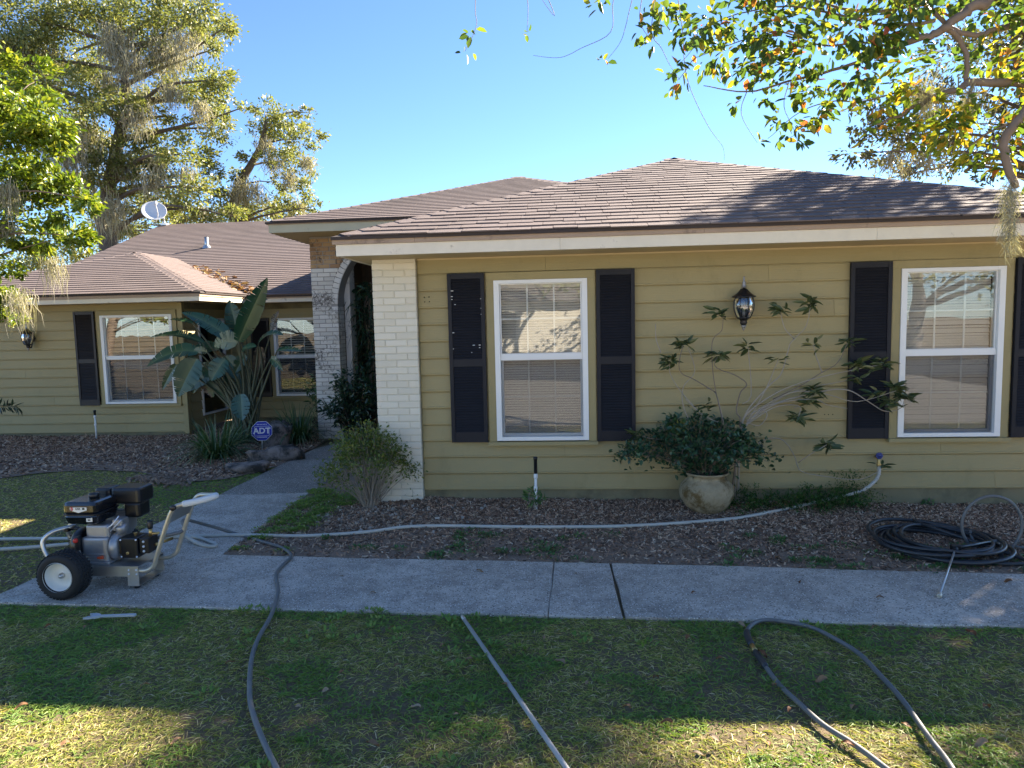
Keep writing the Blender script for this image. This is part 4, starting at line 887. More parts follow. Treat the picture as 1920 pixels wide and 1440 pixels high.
# engine
ec = Vector((-3.03, -2.06, .30))
e_ = MB().rbox((-3.13, -2.16, DZ+.003), (-2.925, -1.96, .385), .03).rbox((-3.11, -2.13, .36), (-2.93, -1.90, .47), .03).build('crankcase', 'cast_metal', pw)
MB().rbox((-3.155, -2.18, DZ+.002), (-2.905, -1.94, DZ+.022), .012).build('engine_foot', 'cast_metal', e_)
cy_ = MB()
for k in range(7): cy_.rbox((-3.06, -1.99+k*.022, .30+k*.012), (-2.90, -1.977+k*.022, .44+k*.012), .02)
cy_.build('cylinder_fins', 'cast_metal', e_)
MB().lathe([(0, -.004), (.08, -.002), (.105, .01), (.108, .03), (.085, .055), (.05, .062), (0, .062)], (-2.925, -2.06, .30), (1, 0, 0), 26).build('side_cover', 'cast_metal', e_)
for a in range(8):
    an = 2*math.pi*a/8; MB().lathe([(.009, 0), (.009, .008), (0, .009)], (-2.9, -2.06+.094*math.cos(an), .30+.094*math.sin(an)), (1, 0, 0), 6).build('bolt', 'chrome', e_)
for k in range(3): MB().tube([(-3.12, -2.162, .225+k*.02), (-2.95, -2.162, .225+k*.02)], .003, 6).build('casting_rib', 'cast_metal', e_)
rc_ = MB().lathe([(.118, 0), (.122, .02), (.120, .055), (.108, .075), (.060, .086), (0, .088)], (-3.13, -2.06, .315), (-1, 0, 0), 30).build('recoil_cover', 'black_plastic', pw)
for k in range(11):
    z_ = .315-.075+k*.015; w_ = math.sqrt(max(.112**2-(z_-.315)**2, 0)); MB().box((-3.222, -2.06-w_*.9, z_-.003), (-3.20, -2.06+w_*.3, z_+.003)).build('cooling_slat', 'black_plastic', rc_)
MB().rbox((-3.155, -2.19, .27), (-3.115, -2.15, .40), .012).build('switch_box', 'black_plastic', pw)
MB().lathe([(.017, 0), (.017, .012), (.012, .016), (0, .016)], (-3.135, -2.19, .375), (0, -1, 0), 14).build('stop_switch', 'red_plastic', pw)
MB().box((-3.175, -2.196, .245), (-3.105, -2.194, .302)).build('rating_label', 'sticker', pw)
MB().tube(catmull([(-3.25, -2.06, .42), (-3.22, -2.06, .425), (-3.17, -2.05, .41)], 4), .012, 8).rbox((-3.285, -2.11, .41), (-3.255, -2.01, .44), .008).build('pull_handle', 'black_plastic', pw)
for x_ in (-2.965,):
    MB().lathe([(.012, 0), (.012, .014), (0, .015)], (x_, -2.162, .245), (0, -1, 0), 10).box((x_-.022, -2.19, .239), (x_+.022, -2.176, .253), ).build('oil_cap', 'orange_plastic', pw)
tank = MB().rbox((-3.214, -2.205, .490), (-2.962, -1.93, .572), .04, taper=0.93).rbox((-3.214, -2.205, .562), (-2.962, -1.93, .655), .04).build('fuel_tank', 'black_gloss', pw)
MB().rbox((-3.221, -2.212, .561), (-2.955, -1.923, .570), .043).build('tank_seam', 'black_plastic', tank)
MB().lathe([(.030, 0), (.034, .006), (.036, .012), (.036, .030), (.032, .036), (0, .037)], (-3.075, -2.05, .652), (0, 0, 1), 18).build('fuel_cap', 'black_plastic', tank)
bx0 = -3.148; MB().prism([(bx0, -2.2065, .622), (bx0+.125, -2.2065, .622), (bx0+.125, -2.2065, .600), (bx0+.062, -2.2065, .582), (bx0, -2.2065, .600)], (0, -.0012, 0)).build('badge', 'sticker', tank)
TM = lambda x, z, s: Matrix.Translation((x, -2.2086, z))@Matrix.Rotation(R(90), 4, 'X')
text_mesh('B', .034, 'red_plastic', tank, TM(bx0+.014, .610, 1), ext=.0006, bold=.0012); text_mesh('EAR', .020, 'ink', tank, TM(bx0+.060, .611, 1), ext=.0005, bold=.0004)
MB().box((bx0+.093, -2.2090, .604), (bx0+.110, -2.2080, .619)).build('badge_mark', 'ink', tank)
MB().box((-3.035, -2.2030, .515), (-2.99, -2.2015, .545)).build('warning_label', 'sticker', tank); MB().box((-3.024, -2.2040, .524), (-3.004, -2.2032, .534)).build('warning_print', 'ink', tank)
MB().rbox((-3.10, -2.10, .46), (-3.03, -2.0, .51), .015).build('tank_bracket', 'black_plastic', pw)
af = MB().rbox((-3.02, -1.955, .575), (-2.79, -1.76, .695), .03).rbox((-2.93, -1.95, .47), (-2.80, -1.80, .585), .03).build('air_filter_box', 'black_plastic', pw)
MB().rbox((-3.15, -1.95, .60), (-3.025, -1.80, .695), .03).build('muffler_guard', 'black_plastic', pw)
MB().lathe([(.035, 0), (.04, .01), (.04, .05), (.03, .06), (0, .06)], (-2.87, -2.06, .40), (0, -.3, 1), 14).rbox((-2.93, -2.09, .41), (-2.85, -2.0, .50), .015).build('carburettor', 'cast_metal', pw)
MB().tube(catmull([(-2.95, -2.12, .44), (-2.90, -2.13, .47), (-2.86, -2.10, .53)], 4), .005, 6).tube([(-2.92, -2.12, .42), (-2.84, -2.11, .50)], .004, 6).build('linkage', 'chrome', pw)
# pump
pm = MB().rbox((-2.925, -2.115, .245), (-2.845, -2.00, .365), .02).rbox((-2.845, -2.135, .225), (-2.715, -1.99, .375), .014).build('pump', 'black_plastic', pw)
MB().rbox((-2.714, -2.12, .255), (-2.635, -2.0, .37), .012).build('pump_head', 'black_plastic', pm)
for x_ in (-2.838, -2.722):
    for z_ in (.238, .362): MB().lathe([(.007, 0), (.007, .005), (0, .006)], (x_, -2.135, z_), (0, -1, 0), 6).build('bolt', 'chrome', pm)
for z_ in (.275, .31, .345): MB().lathe([(.009, 0), (.009, .007), (0, .008)], (-2.675, -2.12, z_), (0, -1, 0), 6).build('bolt', 'chrome', pm)
MB().lathe([(.011, 0), (.011, .006), (.006, .008), (0, .008)], (-2.79, -2.135, .265), (0, -1, 0), 14).build('sight_glass', 'brass', pm)
MB().lathe([(.010, 0), (.010, .012), (.013, .013), (.013, .02), (0, .022)], (-2.77, -2.06, .375), (0, 0, 1), 10).build('oil_plug', 'brass', pm)
MB().tube([(-2.655, -2.06, .36), (-2.655, -2.06, .43)], .013, 10).tube([(-2.66, -2.06, .385), (-2.60, -2.04, .385)], .010, 10).build('unloader', 'brass', pm)
MB().lathe([(.018, 0), (.019, .005), (.019, .055), (.016, .06), (0, .06)], (-2.655, -2.06, .425), (0, 0, 1), 14).build('unloader_knob', 'black_plastic', pm)
MB().tube([(-2.635, -2.05, .30), (-2.59, -1.90, .30)], .012, 10).build('inlet', 'brass', pm)
# tubes
hz = [(-2.690, -2.185, .155), (-2.62, -2.19, .158), (-2.56, -2.195, .195), (-2.53, -2.2, .27), (-2.44, -2.2, .50), (-2.395, -2.2, .595), (-2.35, -2.195, .632), (-2.28, -2.17, .640), (-2.18, -2.11, .655), (-2.155, -2.05, .660), (-2.18, -1.99, .655), (-2.28, -1.93, .640), (-2.35, -1.905, .632), (-2.395, -1.90, .595), (-2.44, -1.90, .50), (-2.53, -1.90, .27), (-2.56, -1.905, .195), (-2.62, -1.91, .158), (-2.690, -1.915, .155)]
MB().tube(catmull(hz, 6), .0165, 12).build('handle_tube', 'champagne', pw)
MB().tube(catmull([(-2.325, -2.185, .637), (-2.27, -2.165, .644), (-2.20, -2.13, .655), (-2.155, -2.06, .662), (-2.16, -2.03, .660)], 5), [.018]+[.0235]*19+[.021], 12).build('grip', 'grip', pw)
MB().add([(-2.44, -2.195, .50), (-2.385, -2.195, .615), (-2.385, -1.905, .615), (-2.44, -1.905, .50)], [(0, 1, 2, 3), (3, 2, 1, 0)][:1]).prism([(-2.436, -2.195, .50), (-2.381, -2.195, .615), (-2.381, -1.905, .615), (-2.436, -1.905, .50)], (.003, 0, -.001)).build('handle_plate', 'steel', pw)
MB().lathe([(.017, 0), (.021, .004), (.021, .02), (.017, .024), (0, .024)], (-2.372, -2.214, .622), (0, -1, 0), 16).build('knob', 'black_plastic', pw)
fz = [(-3.20, -2.19, .17), (-3.33, -2.19, .23), (-3.385, -2.185, .30), (-3.395, -2.175, .37), (-3.34, -2.14, .425), (-3.25, -2.05, .44), (-3.34, -1.96, .425), (-3.395, -1.925, .37), (-3.385, -1.915, .30), (-3.33, -1.91, .23), (-3.20, -1.91, .17)]
MB().tube(catmull(fz, 6), .0165, 12).build('front_guard', 'steel', pw)

# ------------------------------------------------------------------ plants
def dpt(px, py, y, dy=0.0):
    p = yp(px, py, y); return np.array(p)+np.array([0, dy, 0])
def crown_pts(clumps, per, tipf=0.5, spread=0.24):
    "leaf positions gathered round twig tips inside every clump (centre, radius)"
    P = []; D = []
    for c, r in clumps:
        nt_ = max(3, int(10*(r/0.6)**1.2*tipf)+3); tips = unit(RNG.normal(size=(nt_, 3)))*(r*RNG.random((nt_, 1))**0.4)
        tips[:, 2] *= 0.75; n = max(4, int(per*r*r)); k = RNG.integers(0, nt_, n)
        off = RNG.normal(size=(n, 3))*r*spread*(0.6+0.8*RNG.random((n, 1))); off[:, 2] *= 0.7
        P.append(np.asarray(c)+tips[k]+off); D.append(unit(tips[k]+off*0.6)+RNG.normal(size=(n, 3))*0.55)
    return np.concatenate(P), np.concatenate(D)
def foliage(name, mat, parent, P, D, L, W, lv=0.35, kind=None, up=None, oval=True):
    n = len(P); l = L*(1-lv+2*lv*RNG.random(n)); up = RNG.normal(size=(n, 3))*0.7+np.array([0, 0, 1.0]) if up is None else up
    if oval: return link(name, np_mesh(name, leaf6_arr(P, l, l*W/L, D, up), 6, LEAF6_F), mat, parent, kind)
    V = leaf_arr(P, l, l*W/L, D, up)
    return link(name, np_mesh(name, V, 4, LEAF_F), mat, parent, kind)
def moss(name, mat, parent, spots, n, L, W=0.006, wide=0.12):
    P = []; D = []; ls = []
    for (c, r) in spots:
        k = max(4, int(n*r)); q = np.asarray(c)+RNG.normal(size=(k, 3))*np.array([r*.5, r*.5, r*.35]); P.append(q)
        d = RNG.normal(size=(k, 3))*wide; d[:, 2] = -1; D.append(d); ls.append(L*r*(0.3+RNG.random(k)*1.1))
    P = np.concatenate(P); V, F_ = ribbon_arr(P, np.concatenate(D), np.concatenate(ls), W, 0.0, 3)
    V = V+np.repeat(RNG.normal(size=(len(V), V.shape[1]//2, 3))*W*3, 2, axis=1)
    return link(name, np_mesh(name, V, V.shape[1], F_), mat, parent)
def limbs(parent, mat, lines, seg=7, name='limb'):
    for pts, r0, r1 in lines:
        cv = catmull(pts, 5); n = len(cv); jit = [0]*n
        cv = [p+Vector((random.uniform(-1, 1), random.uniform(-1, 1), random.uniform(-1, 1)))*r0*0.25 for p in cv]
        MB().tube(cv, [r0+(r1-r0)*i/(n-1) for i in range(n)], seg).build(name, mat, parent)
def auto_limbs(parent, mat, trunk_pts, clumps, r0, r1, frac=1.0, seg=6):
    tp_ = [Vector(p) for p in trunk_pts]
    for c, r in clumps:
        if random.random() > frac: continue
        c = Vector(c); b = min(tp_, key=lambda p: (p-c).length+max(0, p.z-c.z+0.3)*1.5)
        mid = (b+c)/2+Vector((random.uniform(-.3, .3), random.uniform(-.3, .3), random.uniform(-.1, .5)))*(c-b).length*0.25
        limbs(parent, mat, [([b, mid, c], r0*min(1, (c-b).length/3+.3), r1)], seg)
# --- live oaks behind the house
def oak(trunk_px, y, trunk_r, clump_px, label, per, leafL, mat='oak_leaf', bark='bark', mosspx=(), depth=1.6, group=None, ml=1.0, name='oak_tree', frac=0.8, mper=420, mw=0.026, lw=0.5, shade_clumps=()):
    tr = [dpt(px, py, y) for px, py in trunk_px]; d0 = np.linalg.norm(tr[0]-CP)
    base = tr[0].copy(); base[2] = 0.0; t = thing(name, base, label, 'tree', group)
    pts = [base-np.array([0, 0, .2])]+tr; cv = catmull(pts, 6); n = len(cv)
    MB().tube(cv, [trunk_r*(1.0-0.72*i/(n-1)) for i in range(n)], 10).build('trunk', bark, t)
    cl = []
    for q in clump_px:
        dy = RNG.uniform(-depth, depth); p = yp(q[0], q[1], y+dy); cl.append((p, q[2]/F*np.linalg.norm(p-CP)*0.93))
    cl += [(np.array(c), r) for c, r in shade_clumps]
    auto_limbs(t, bark, [Vector(p) for p in cv[6:]], cl, trunk_r*0.26, trunk_r*0.03, frac)
    P, D = crown_pts(cl, per); foliage('crown', mat, t, P, D, leafL, leafL*lw, oval=(leafL < .09))
    sp = []
    for q in mosspx:
        p = yp(q[0], q[1], y+RNG.uniform(-depth, depth*0.2)); sp.append((p, q[2]/F*np.linalg.norm(p-CP)))
    if sp: moss('spanish_moss', 'moss', t, sp, mper, ml*1.4, mw, 0.10)['kind'] = 'stuff'
    return t, cl
A = [(40,30,62),(120,20,62),(60,110,62),(130,105,55),(150,185,55),(185,150,42),(105,205,46),(200,60,52),(235,15,52),(290,30,45),(335,45,46),(372,18,42),(395,58,38),(424,48,24),(400,92,20),(335,140,42),(300,112,34),(352,172,40),(385,150,38),(412,152,28),(434,192,20),(458,202,12),(397,198,32),(407,240,36),(424,236,20),(250,160,34),(258,205,30),(270,252,38),(302,268,36),(335,222,30),(290,305,36),(342,292,36),(372,304,32),(402,322,24),(362,352,40),(312,352,40),(262,325,36),(222,302,42),(182,262,44),(212,352,38),(262,385,38),(332,392,40),(392,395,36),(428,360,28),(230,420,34),(185,330,40),(20,170,50),(440,405,28),(-40,60,70),(-60,150,60)]
oak([(205,470),(195,400),(215,300),(235,180),(225,60)], 15.0, 0.34, A, 'tall spreading oak hung with grey moss behind the left wing', 2000, 0.112,
    mosspx=[(110,240,34),(130,270,30),(215,60,22),(215,90,20),(250,110,20),(300,80,22),(330,100,18),(345,70,20),(270,180,18),(255,210,20),(320,165,16),(380,200,16),(285,330,18),(300,300,16),(210,380,26),(160,240,30),(150,330,22),(350,320,16),(205,150,20),(370,60,16),(240,300,20),(30,95,26),(80,90,26)], depth=1.8, ml=1.3)
B = [(500,212,28),(530,222,34),(560,232,24),(577,212,16),(592,256,17),(562,262,28),(520,252,28),(482,242,18),(547,302,36),(582,312,22),(522,342,27),(572,352,27),(542,384,32),(590,388,16),(482,392,30),(465,300,18),(452,330,20),(505,395,28),(440,385,28),(510,290,20)]
oak([(440,420),(448,350),(470,310),(490,270),(500,225)], 17.0, 0.22, B, 'smaller oak with an open crown behind the ridge end', 2000, 0.112,
    mosspx=[(500,270,16),(510,300,14),(455,345,16),(545,330,14),(480,350,16),(560,385,16),(575,300,12),(445,360,16)], depth=1.2, ml=1.2)
G = [(300,402,34),(360,405,34),(420,408,30),(470,408,26),(530,405,26),(575,400,22),(250,418,30),(190,430,34),(140,455,40),(90,480,40),(40,500,40)]
oak([(330,440),(335,420),(345,405)], 21.0, 0.2, G, 'low rounded oak filling the gap behind the roof ridge', 1700, 0.12, depth=1.0, mosspx=[(380,395,14),(520,400,14)], ml=0.8)
# --- the bright tree beside the left wing
Cc = [(30,140,40),(72,150,34),(40,200,52),(90,232,40),(20,262,46),(82,284,44),(112,272,28),(40,322,46),(102,342,40),(150,352,30),(172,382,20),(60,392,40),(122,402,38),(140,442,28),(92,452,34),(30,452,30),(18,505,22),(12,592,22),(34,600,11),(14,560,16),(-40,200,70),(-50,330,70),(-40,450,60),(-20,560,40),(160,372,22)]
tC, clC = oak([(-150,700),(-120,520),(-70,400),(-30,300),(10,220)], 2.6, 0.11, Cc, 'glossy bright green tree leaning over the left wing roof', 5200, 0.080, 'bright_leaf', 'smooth_bark', depth=0.45, name='broadleaf_tree', mosspx=[(100,488,18),(34,552,20),(15,420,16),(10,350,18)], ml=1.6, frac=0.9, mper=900, mw=0.008, lw=0.48)
# --- pale mossy tree beyond the right end of the house
Ee = [(1640,205,40),(1600,285,28),(1652,292,36),(1702,252,46),(1722,312,40),(1782,302,40),(1682,332,26),(1762,182,46),(1822,232,46),(1852,322,30),(1902,282,46),(1622,232,24),(1802,100,56),(1902,100,60),(2010,150,90),(2060,40,80),(2150,170,100)]
oak([(2010,560),(1990,430),(1960,300),(1920,190),(1900,80)], 7.5, 0.17, Ee, 'pale grey mossy tree beyond the right end of the house', 2100, 0.095, 'back_leaf', mosspx=[(1700,230,26),(1760,160,26),(1680,300,20),(1740,290,20),(1820,190,24),(1900,220,26)], depth=1.3, ml=1.0, name='grey_tree', mper=200, shade_clumps=[((8.7,1.9,4.6),.8),((9.0,2.7,4.6),.85),((8.3,2.4,4.2),.7),((9.9,2.6,5.0),.9),((9.4,2.0,4.5),.8),((10.2,3.4,5.2),.9),((9.2,3.6,5.4),.7),((7.8,4.2,7.0),.8),((8.1,4.5,7.2),.8),((7.4,3.9,6.8),.7),((8.6,4.3,7.3),.7),((6.9,4.4,6.6),.5),((7.8,4.8,6.4),.6),((8.6,5.2,6.6),.7),((7.4,5.3,7.0),.55),((10.5,3.8,5.2),.9),((11.5,4.6,6.0),1.0),((9.8,3.2,4.6),.8),((12.3,5.5,6.5),1.0),((9.3,4.8,5.6),.8),((10.8,5.2,6.6),.9),((11.0,3.4,4.2),.8),((9.8,2.3,4.8),.9),((10.4,2.9,5.3),1.0),((11.2,3.6,5.8),1.0),((9.0,1.6,4.2),.7),((12.2,3.9,5.4),1.0),((11.8,2.8,4.8),.9)])  # world-space clumps, mostly out of view, added to shade roof and right lawn
# --- crape myrtle whose branches hang into the picture
MY = -1.35
base = np.array([5.9, -2.3, 0.0]); t = thing('crape_myrtle', base, 'smooth barked tree with yellowing leaves reaching over the right lawn', 'tree')
M_ = lambda *q: [dpt(a, b, MY+c) for a, b, c in q]
top = M_((2150,-60,-.5))[0]; top2 = M_((2120,150,-.4))[0]
limbs(t, 'smooth_bark', [([base-[0,0,.1], base+[-.1,.1,1.2], base+[-.25,.2,2.4], top2, top], .11, .055)], 12, 'trunk')
limbs(t, 'smooth_bark', [([top]+M_((1990,-70,-.2),(1900,-35,0),(1854,0,0),(1821,17,0),(1790,39,0),(1754,64,0),(1727,72,0),(1677,89,.05),(1640,105,.1)), .05, .018),
    (M_((1640,105,.1),(1560,132,.15),(1480,152,.2),(1400,172,.2),(1320,160,.15)), .014, .003),
    ([top2]+M_((2000,160,-.2),(1920,156,0),(1824,155,.05),(1796,167,.05),(1752,182,.1),(1690,215,.15),(1640,235,.2)), .045, .006),
    (M_((1777,53,0),(1802,78,.05),(1813,111,.05),(1812,150,.05)), .020, .016), ([top]+M_((1990,20,-.2),(1920,42,0),(1865,55,.05),(1829,67,.05),(1782,53,.05),(1738,11,.1),(1690,-30,.1)), .028, .012),
    (M_((1754,39,.05),(1693,47,.1),(1638,44,.15),(1560,25,.2),(1480,12,.2),(1400,22,.2),(1320,50,.2)), .014, .003), ([top]+M_((1900,-30,.1),(1800,-20,.1),(1700,12,.15),(1600,20,.2),(1500,-10,.25)), .025, .006),
    ([top2]+M_((2010,120,-.3),(1960,170,-.25),(1905,230,-.2),(1880,285,-.2),(1905,352,-.2)), .04, .026),
    (M_((1727,72,0),(1690,20,.1),(1660,-20,.1)), .012, .007), (M_((1677,89,.05),(1620,80,.1),(1540,85,.2),(1460,60,.2),(1380,80,.2),(1300,110,.2)), .010, .002),
    (M_((1752,182,.1),(1700,170,.1),(1620,190,.2),(1560,190,.2),(1500,210,.2),(1440,260,.2)), .009, .002), (M_((1824,155,.05),(1800,230,.05),(1740,270,.1),(1650,300,.1)), .010, .002), (M_((1905,230,-.2),(1850,250,-.1),(1800,290,-.1)), .010, .003)])
TW = [[(1175,-40),(1150,0),(1145,60),(1090,90),(1050,108),(1000,104)],[(1270,-10),(1280,60),(1285,130),(1300,180),(1330,240),(1355,275),(1358,300)],[(893,-40),(891,20),(893,50),(872,96)],[(985,-30),(990,15),(988,60)],[(1190,-20),(1180,20),(1165,75),(1140,110)],[(1230,-20),(1222,60),(1240,90),(1255,120),(1275,150)],[(1320,50),(1300,90),(1270,125)],[(1020,-20),(1040,30),(1010,-10)],[(1300,110),(1280,140),(1265,155)],[(1400,172),(1390,215),(1420,268)],[(1480,152),(1470,200),(1490,250),(1460,262)],[(1205,-10),(1200,40),(1222,78)]]
limbs(t, 'twig', [([dpt(a, b, MY+.1) for a, b in l], .0035, .0015) for l in TW], 5, 'twig')
ML = [(1130,115,11),(882,62,12),(870,98,9),(990,60,6),(1120,10,11),(1128,0,12),(1205,48,22),(1222,76,12),(1240,10,34),(1272,152,20),(1266,126,16),(1290,60,30),(1330,38,42),(1350,92,36),(1400,50,50),(1420,112,42),(1460,58,50),(1482,142,36),(1530,92,46),(1522,172,32),(1562,192,28),(1590,58,50),(1602,142,36),(1640,58,42),(1442,192,18),(1382,132,20),(1382,192,13),(1472,232,24),(1492,252,18),(1460,262,11),(1530,216,28),(1420,268,8),(1700,28,42),(1762,18,34),(1852,28,42),(1902,18,36),(1842,120,34),(1700,120,32),(1560,-20,50),(1420,-20,50),(1700,-40,60),(1850,-50,60)]
MYL = [(1662,172,32),(1702,150,30),(1722,202,36),(1692,232,32),(1762,232,38),(1802,242,42),(1742,162,28),(1802,192,34),(1882,102,36),(1902,172,36),(1862,272,38),(1832,292,28),(1892,302,28),(1912,242,36),(1640,200,22),(1650,250,22),(1720,270,24),(1960,200,50),(1960,300,40),(1980,100,60)]
def mcl(L): return [(dpt(a, b, MY+RNG.uniform(-.25, .35)), r/F*5.9) for a, b, r in L]
P, D = crown_pts(mcl(ML), 2500, 1.2, 0.3); D[:, 2] -= 0.35; foliage('crown', 'myrtle_leaf', t, P, D, .070, .040)
leafmat('myrtle_yellow', [(0, (0.060, 0.105, 0.022)), (0.45, (0.13, 0.18, 0.025)), (0.72, (0.27, 0.27, 0.03)), (0.92, (0.42, 0.27, 0.035)), (1, (0.40, 0.13, 0.04))], 0.45, 0.5, 0.35, 1.6)
P, D = crown_pts(mcl(MYL), 2100, 1.2, 0.3); D[:, 2] -= 0.35; foliage('crown', 'myrtle_yellow', t, P, D, .068, .036)
sp = [(dpt(1894, 355, MY-.2), .10), (dpt(1892, 385, MY-.2), .11), (dpt(1893, 415, MY-.2), .09), (dpt(1895, 445, MY-.2), .07), (dpt(1725, 165, MY+.1), .10), (dpt(1740, 185, MY+.1), .08), (dpt(1820, 180, MY), .06)]
P = []; D = []
for c, r in sp:
    q = np.asarray(c)+RNG.normal(size=(260, 3))*np.array([.026, .026, .055]); P.append(q); d = RNG.normal(size=(260, 3)); d[:, 2] -= 0.7; D.append(d)
V, F_ = ribbon_arr(np.concatenate(P), np.concatenate(D), 0.06*(0.5+RNG.random(260*len(sp))), .004, 0.5, 3); link('spanish_moss', np_mesh('spanish_moss', V, V.shape[1], F_), 'moss', t, 'stuff')

# --- bird of paradise
def paddle(parent, base, tip, width, face, sag, mat, tears=0.35, name='leaf', fold=0.25):
    b, e = Vector(base), Vector(tip); n = 26; L = (e-b).length; sp_ = []
    for i in range(n+1):
        s = i/n; p = b.lerp(e, s); p.z += sag*L*4*s*(1-s); sp_.append(p)
    vs = []; fs = []; rib = []; cut = [random.random() < tears for _ in range(2*n)]
    f = Vector(face).normalized()
    def prof(s): return max(0.03, (math.sin(math.pi*min(1, s*0.94+0.06)**0.78))**0.75)
    for side in (-1, 1):
        i = 0
        while i < n:
            j = i+1
            while j < n and not cut[j if side < 0 else n+j]: j += 1
            dn = random.uniform(-.05, .05)
            for k in range(i, j+1):
                s = k/n; tn = (sp_[min(k+1, n)]-sp_[max(k-1, 0)]).normalized(); sd = tn.cross(f).normalized()*side; nn = sd.cross(tn)*side
                w = width*0.5*prof(s)*(1-0.0*s)
                g_ = 0.006 if (k == i and i > 0) else (-0.006 if (k == j and j < n) else 0)
                rag = random.uniform(.94, 1.03); st = len(vs)
                for q, (u, rb_) in enumerate(((0.0, 1.0), (0.07, 0.6), (0.5, 0.0), (1.0, 0.0))):
                    p = sp_[k]+sd*w*u*(rag if q == 3 else 1)+nn*(fold*w*u+dn*w*u*u*2.0)+tn*(g_*u+w*0.18*u)
                    vs.append(p); rib.append(rb_)
                if k > i:
                    for q in range(3): fs.append((st-4+q, st-3+q, st+1+q, st+q) if side > 0 else (st-4+q, st+q, st+1+q, st-3+q))
            i = j
    m = MB(); m.add(vs, fs, True); o = m.build(name, mat, parent)
    at = o.data.attributes.new('rib', 'FLOAT', 'POINT'); at.data.foreach_set('value', rib); return o
BY = 4.12; bb = gp(470, 826, 0.03); t = thing('bird_of_paradise', (bb[0], bb[1], 0.03), 'large bird of paradise plant with torn paddle leaves before the recess', 'plant')
bq = lambda cx, cy, dy=0: dpt(270+cx/4, 500+cy/4, BY+dy)
tocam = Vector((0.45, -0.85, 0.35)); upv = Vector((0.1, -0.35, 0.95))
LV = [((708,560),(925,85),150,(.5,-.85,.1),.02,'paddle',-.1),((690,575),(285,345),125,(.15,-.75,.65),.07,'paddle',0),((440,570),(45,535),100,(.1,-.45,.9),.10,'paddle',.1),((410,640),(22,752),135,(-.1,-.75,.65),.12,'paddle',-.15),((400,690),(255,975),185,(.3,-.9,.25),.05,'paddle',-.25),
 ((610,690),(505,855),135,(.2,-.95,.2),.04,'paddle',-.25),((725,955),(738,1155),140,(.05,-.95,.3),.0,'paddle',-.35),((860,570),(1045,515),80,(-.2,-.5,.85),.16,'paddle',0),((1000,628),(1185,634),55,(0,-.7,.7),.05,'paddle',-.1),((950,690),(1042,782),70,(-.3,-.9,.2),.1,'paddle',-.1),
 ((735,335),(930,245),75,(-.2,-.6,.8),.08,'paddle',.15),((700,575),(530,600),170,(-.1,-.85,.5),.14,'paddle_yellow',-.05),((735,625),(842,600),80,(-.1,-.7,.7),.05,'paddle',-.1),((365,425),(192,398),50,(.1,-.5,.85),.06,'paddle',.2),((720,500),(905,290),110,(.4,-.85,.1),.05,'paddle_dead',.25),
 ((245,735),(138,925),75,(.2,-.9,.3),.06,'paddle',.1),((870,600),(860,860),90,(.3,-.9,.1),.02,'paddle_dead',.2),((470,640),(375,625),60,(0,-.9,.4),.05,'paddle_yellow',-.2),((560,620),(330,660),120,(0,-.7,.7),.12,'paddle',.2),((620,760),(640,900),80,(.1,-.95,.2),.02,'paddle_dead',.3),((700,520),(640,250),130,(.5,-.85,.1),.03,'paddle',.3),((430,760),(370,950),90,(.2,-.9,.2),.03,'paddle',.15),((960,480),(1010,330),70,(-.3,-.9,.2),.05,'paddle_dead',.3)]
LV += [((560+random.uniform(-160, 220), 700+random.uniform(-60, 120)), (500+random.uniform(-240, 420), 860+random.uniform(-60, 160)), random.uniform(70, 130), (random.uniform(-.3, .4), -.9, .25), .05, random.choice(('paddle', 'paddle', 'paddle', 'paddle_dead')), random.uniform(.1, .4)) for _ in range(22)]
stem0 = [(bb[0]+random.uniform(-.16, .16), bb[1]+random.uniform(-.12, .16), .02) for _ in LV]
for (b0, e0, wpx, fc, sag, mt, dy), s0 in zip(LV, stem0):
    b1 = bq(*b0, dy); e1 = bq(*e0, dy-.12 if dy < .1 else dy); paddle(t, b1, e1, wpx/4/F*11.5, fc, sag, mt, 0.30 if mt == 'paddle' else .45)
    mid = (Vector(s0)*0.45+Vector(b1)*0.55)+Vector((random.uniform(-.05, .05), .1, .12))
    cv = catmull([Vector(s0), mid, Vector(b1)], 6); MB().tube(cv, [.026-.016*i/(len(cv)-1) for i in range(len(cv))], 7).build('stem', 'stalk' if random.random() < .5 else 'stalk', t)
for k in range(16):
    a = np.array((bb[0]+random.uniform(-.2, .2), bb[1]+random.uniform(-.15, .15), .02)); c = bq(random.uniform(520, 860), random.uniform(880, 760), random.uniform(0, .3)); MB().tube(catmull([a, (Vector(a)+Vector(c))/2+Vector((0, 0, .08)), c], 4), [.02-.0013*i for i in range(9)], 6).build('dead_stem', 'stalk', t)
# --- strap leaved clumps
def clump(name, base, n, L, W, label, cat, mat, group=None, droop=.8, spread=.9, r=.1, lean=(0, 0)):
    b = np.array(base); t = thing(name, tuple(b), label, cat, group); az = RNG.random(n)*2*np.pi; tl = spread*(0.15+RNG.random(n))
    D = np.stack([np.cos(az)*tl+lean[0], np.sin(az)*tl+lean[1], np.ones(n)], 1); P = b+np.stack([np.cos(az)*r*RNG.random(n), np.sin(az)*r*RNG.random(n), np.zeros(n)-.01], 1)
    l = L*(.55+.6*RNG.random(n)); V, F_ = ribbon_arr(P, D, l, W*(.7+.6*RNG.random(n)), droop*(.25+tl*.75), 6, unit(np.cross(D, [0, 0, 1.0])+RNG.normal(size=(n, 3))*.15))
    link('leaves', np_mesh('leaves', V, V.shape[1], F_), mat, t); return t
c1 = gp(408, 858, .03); clump('lily_clump', (c1[0], c1[1], .03), 330, .98, .022, 'wide arching clump of strap leaves left of the blue sign', 'plant', 'strap_leaf', 'strap leaved clumps by the path', .85, 1.0, .22)
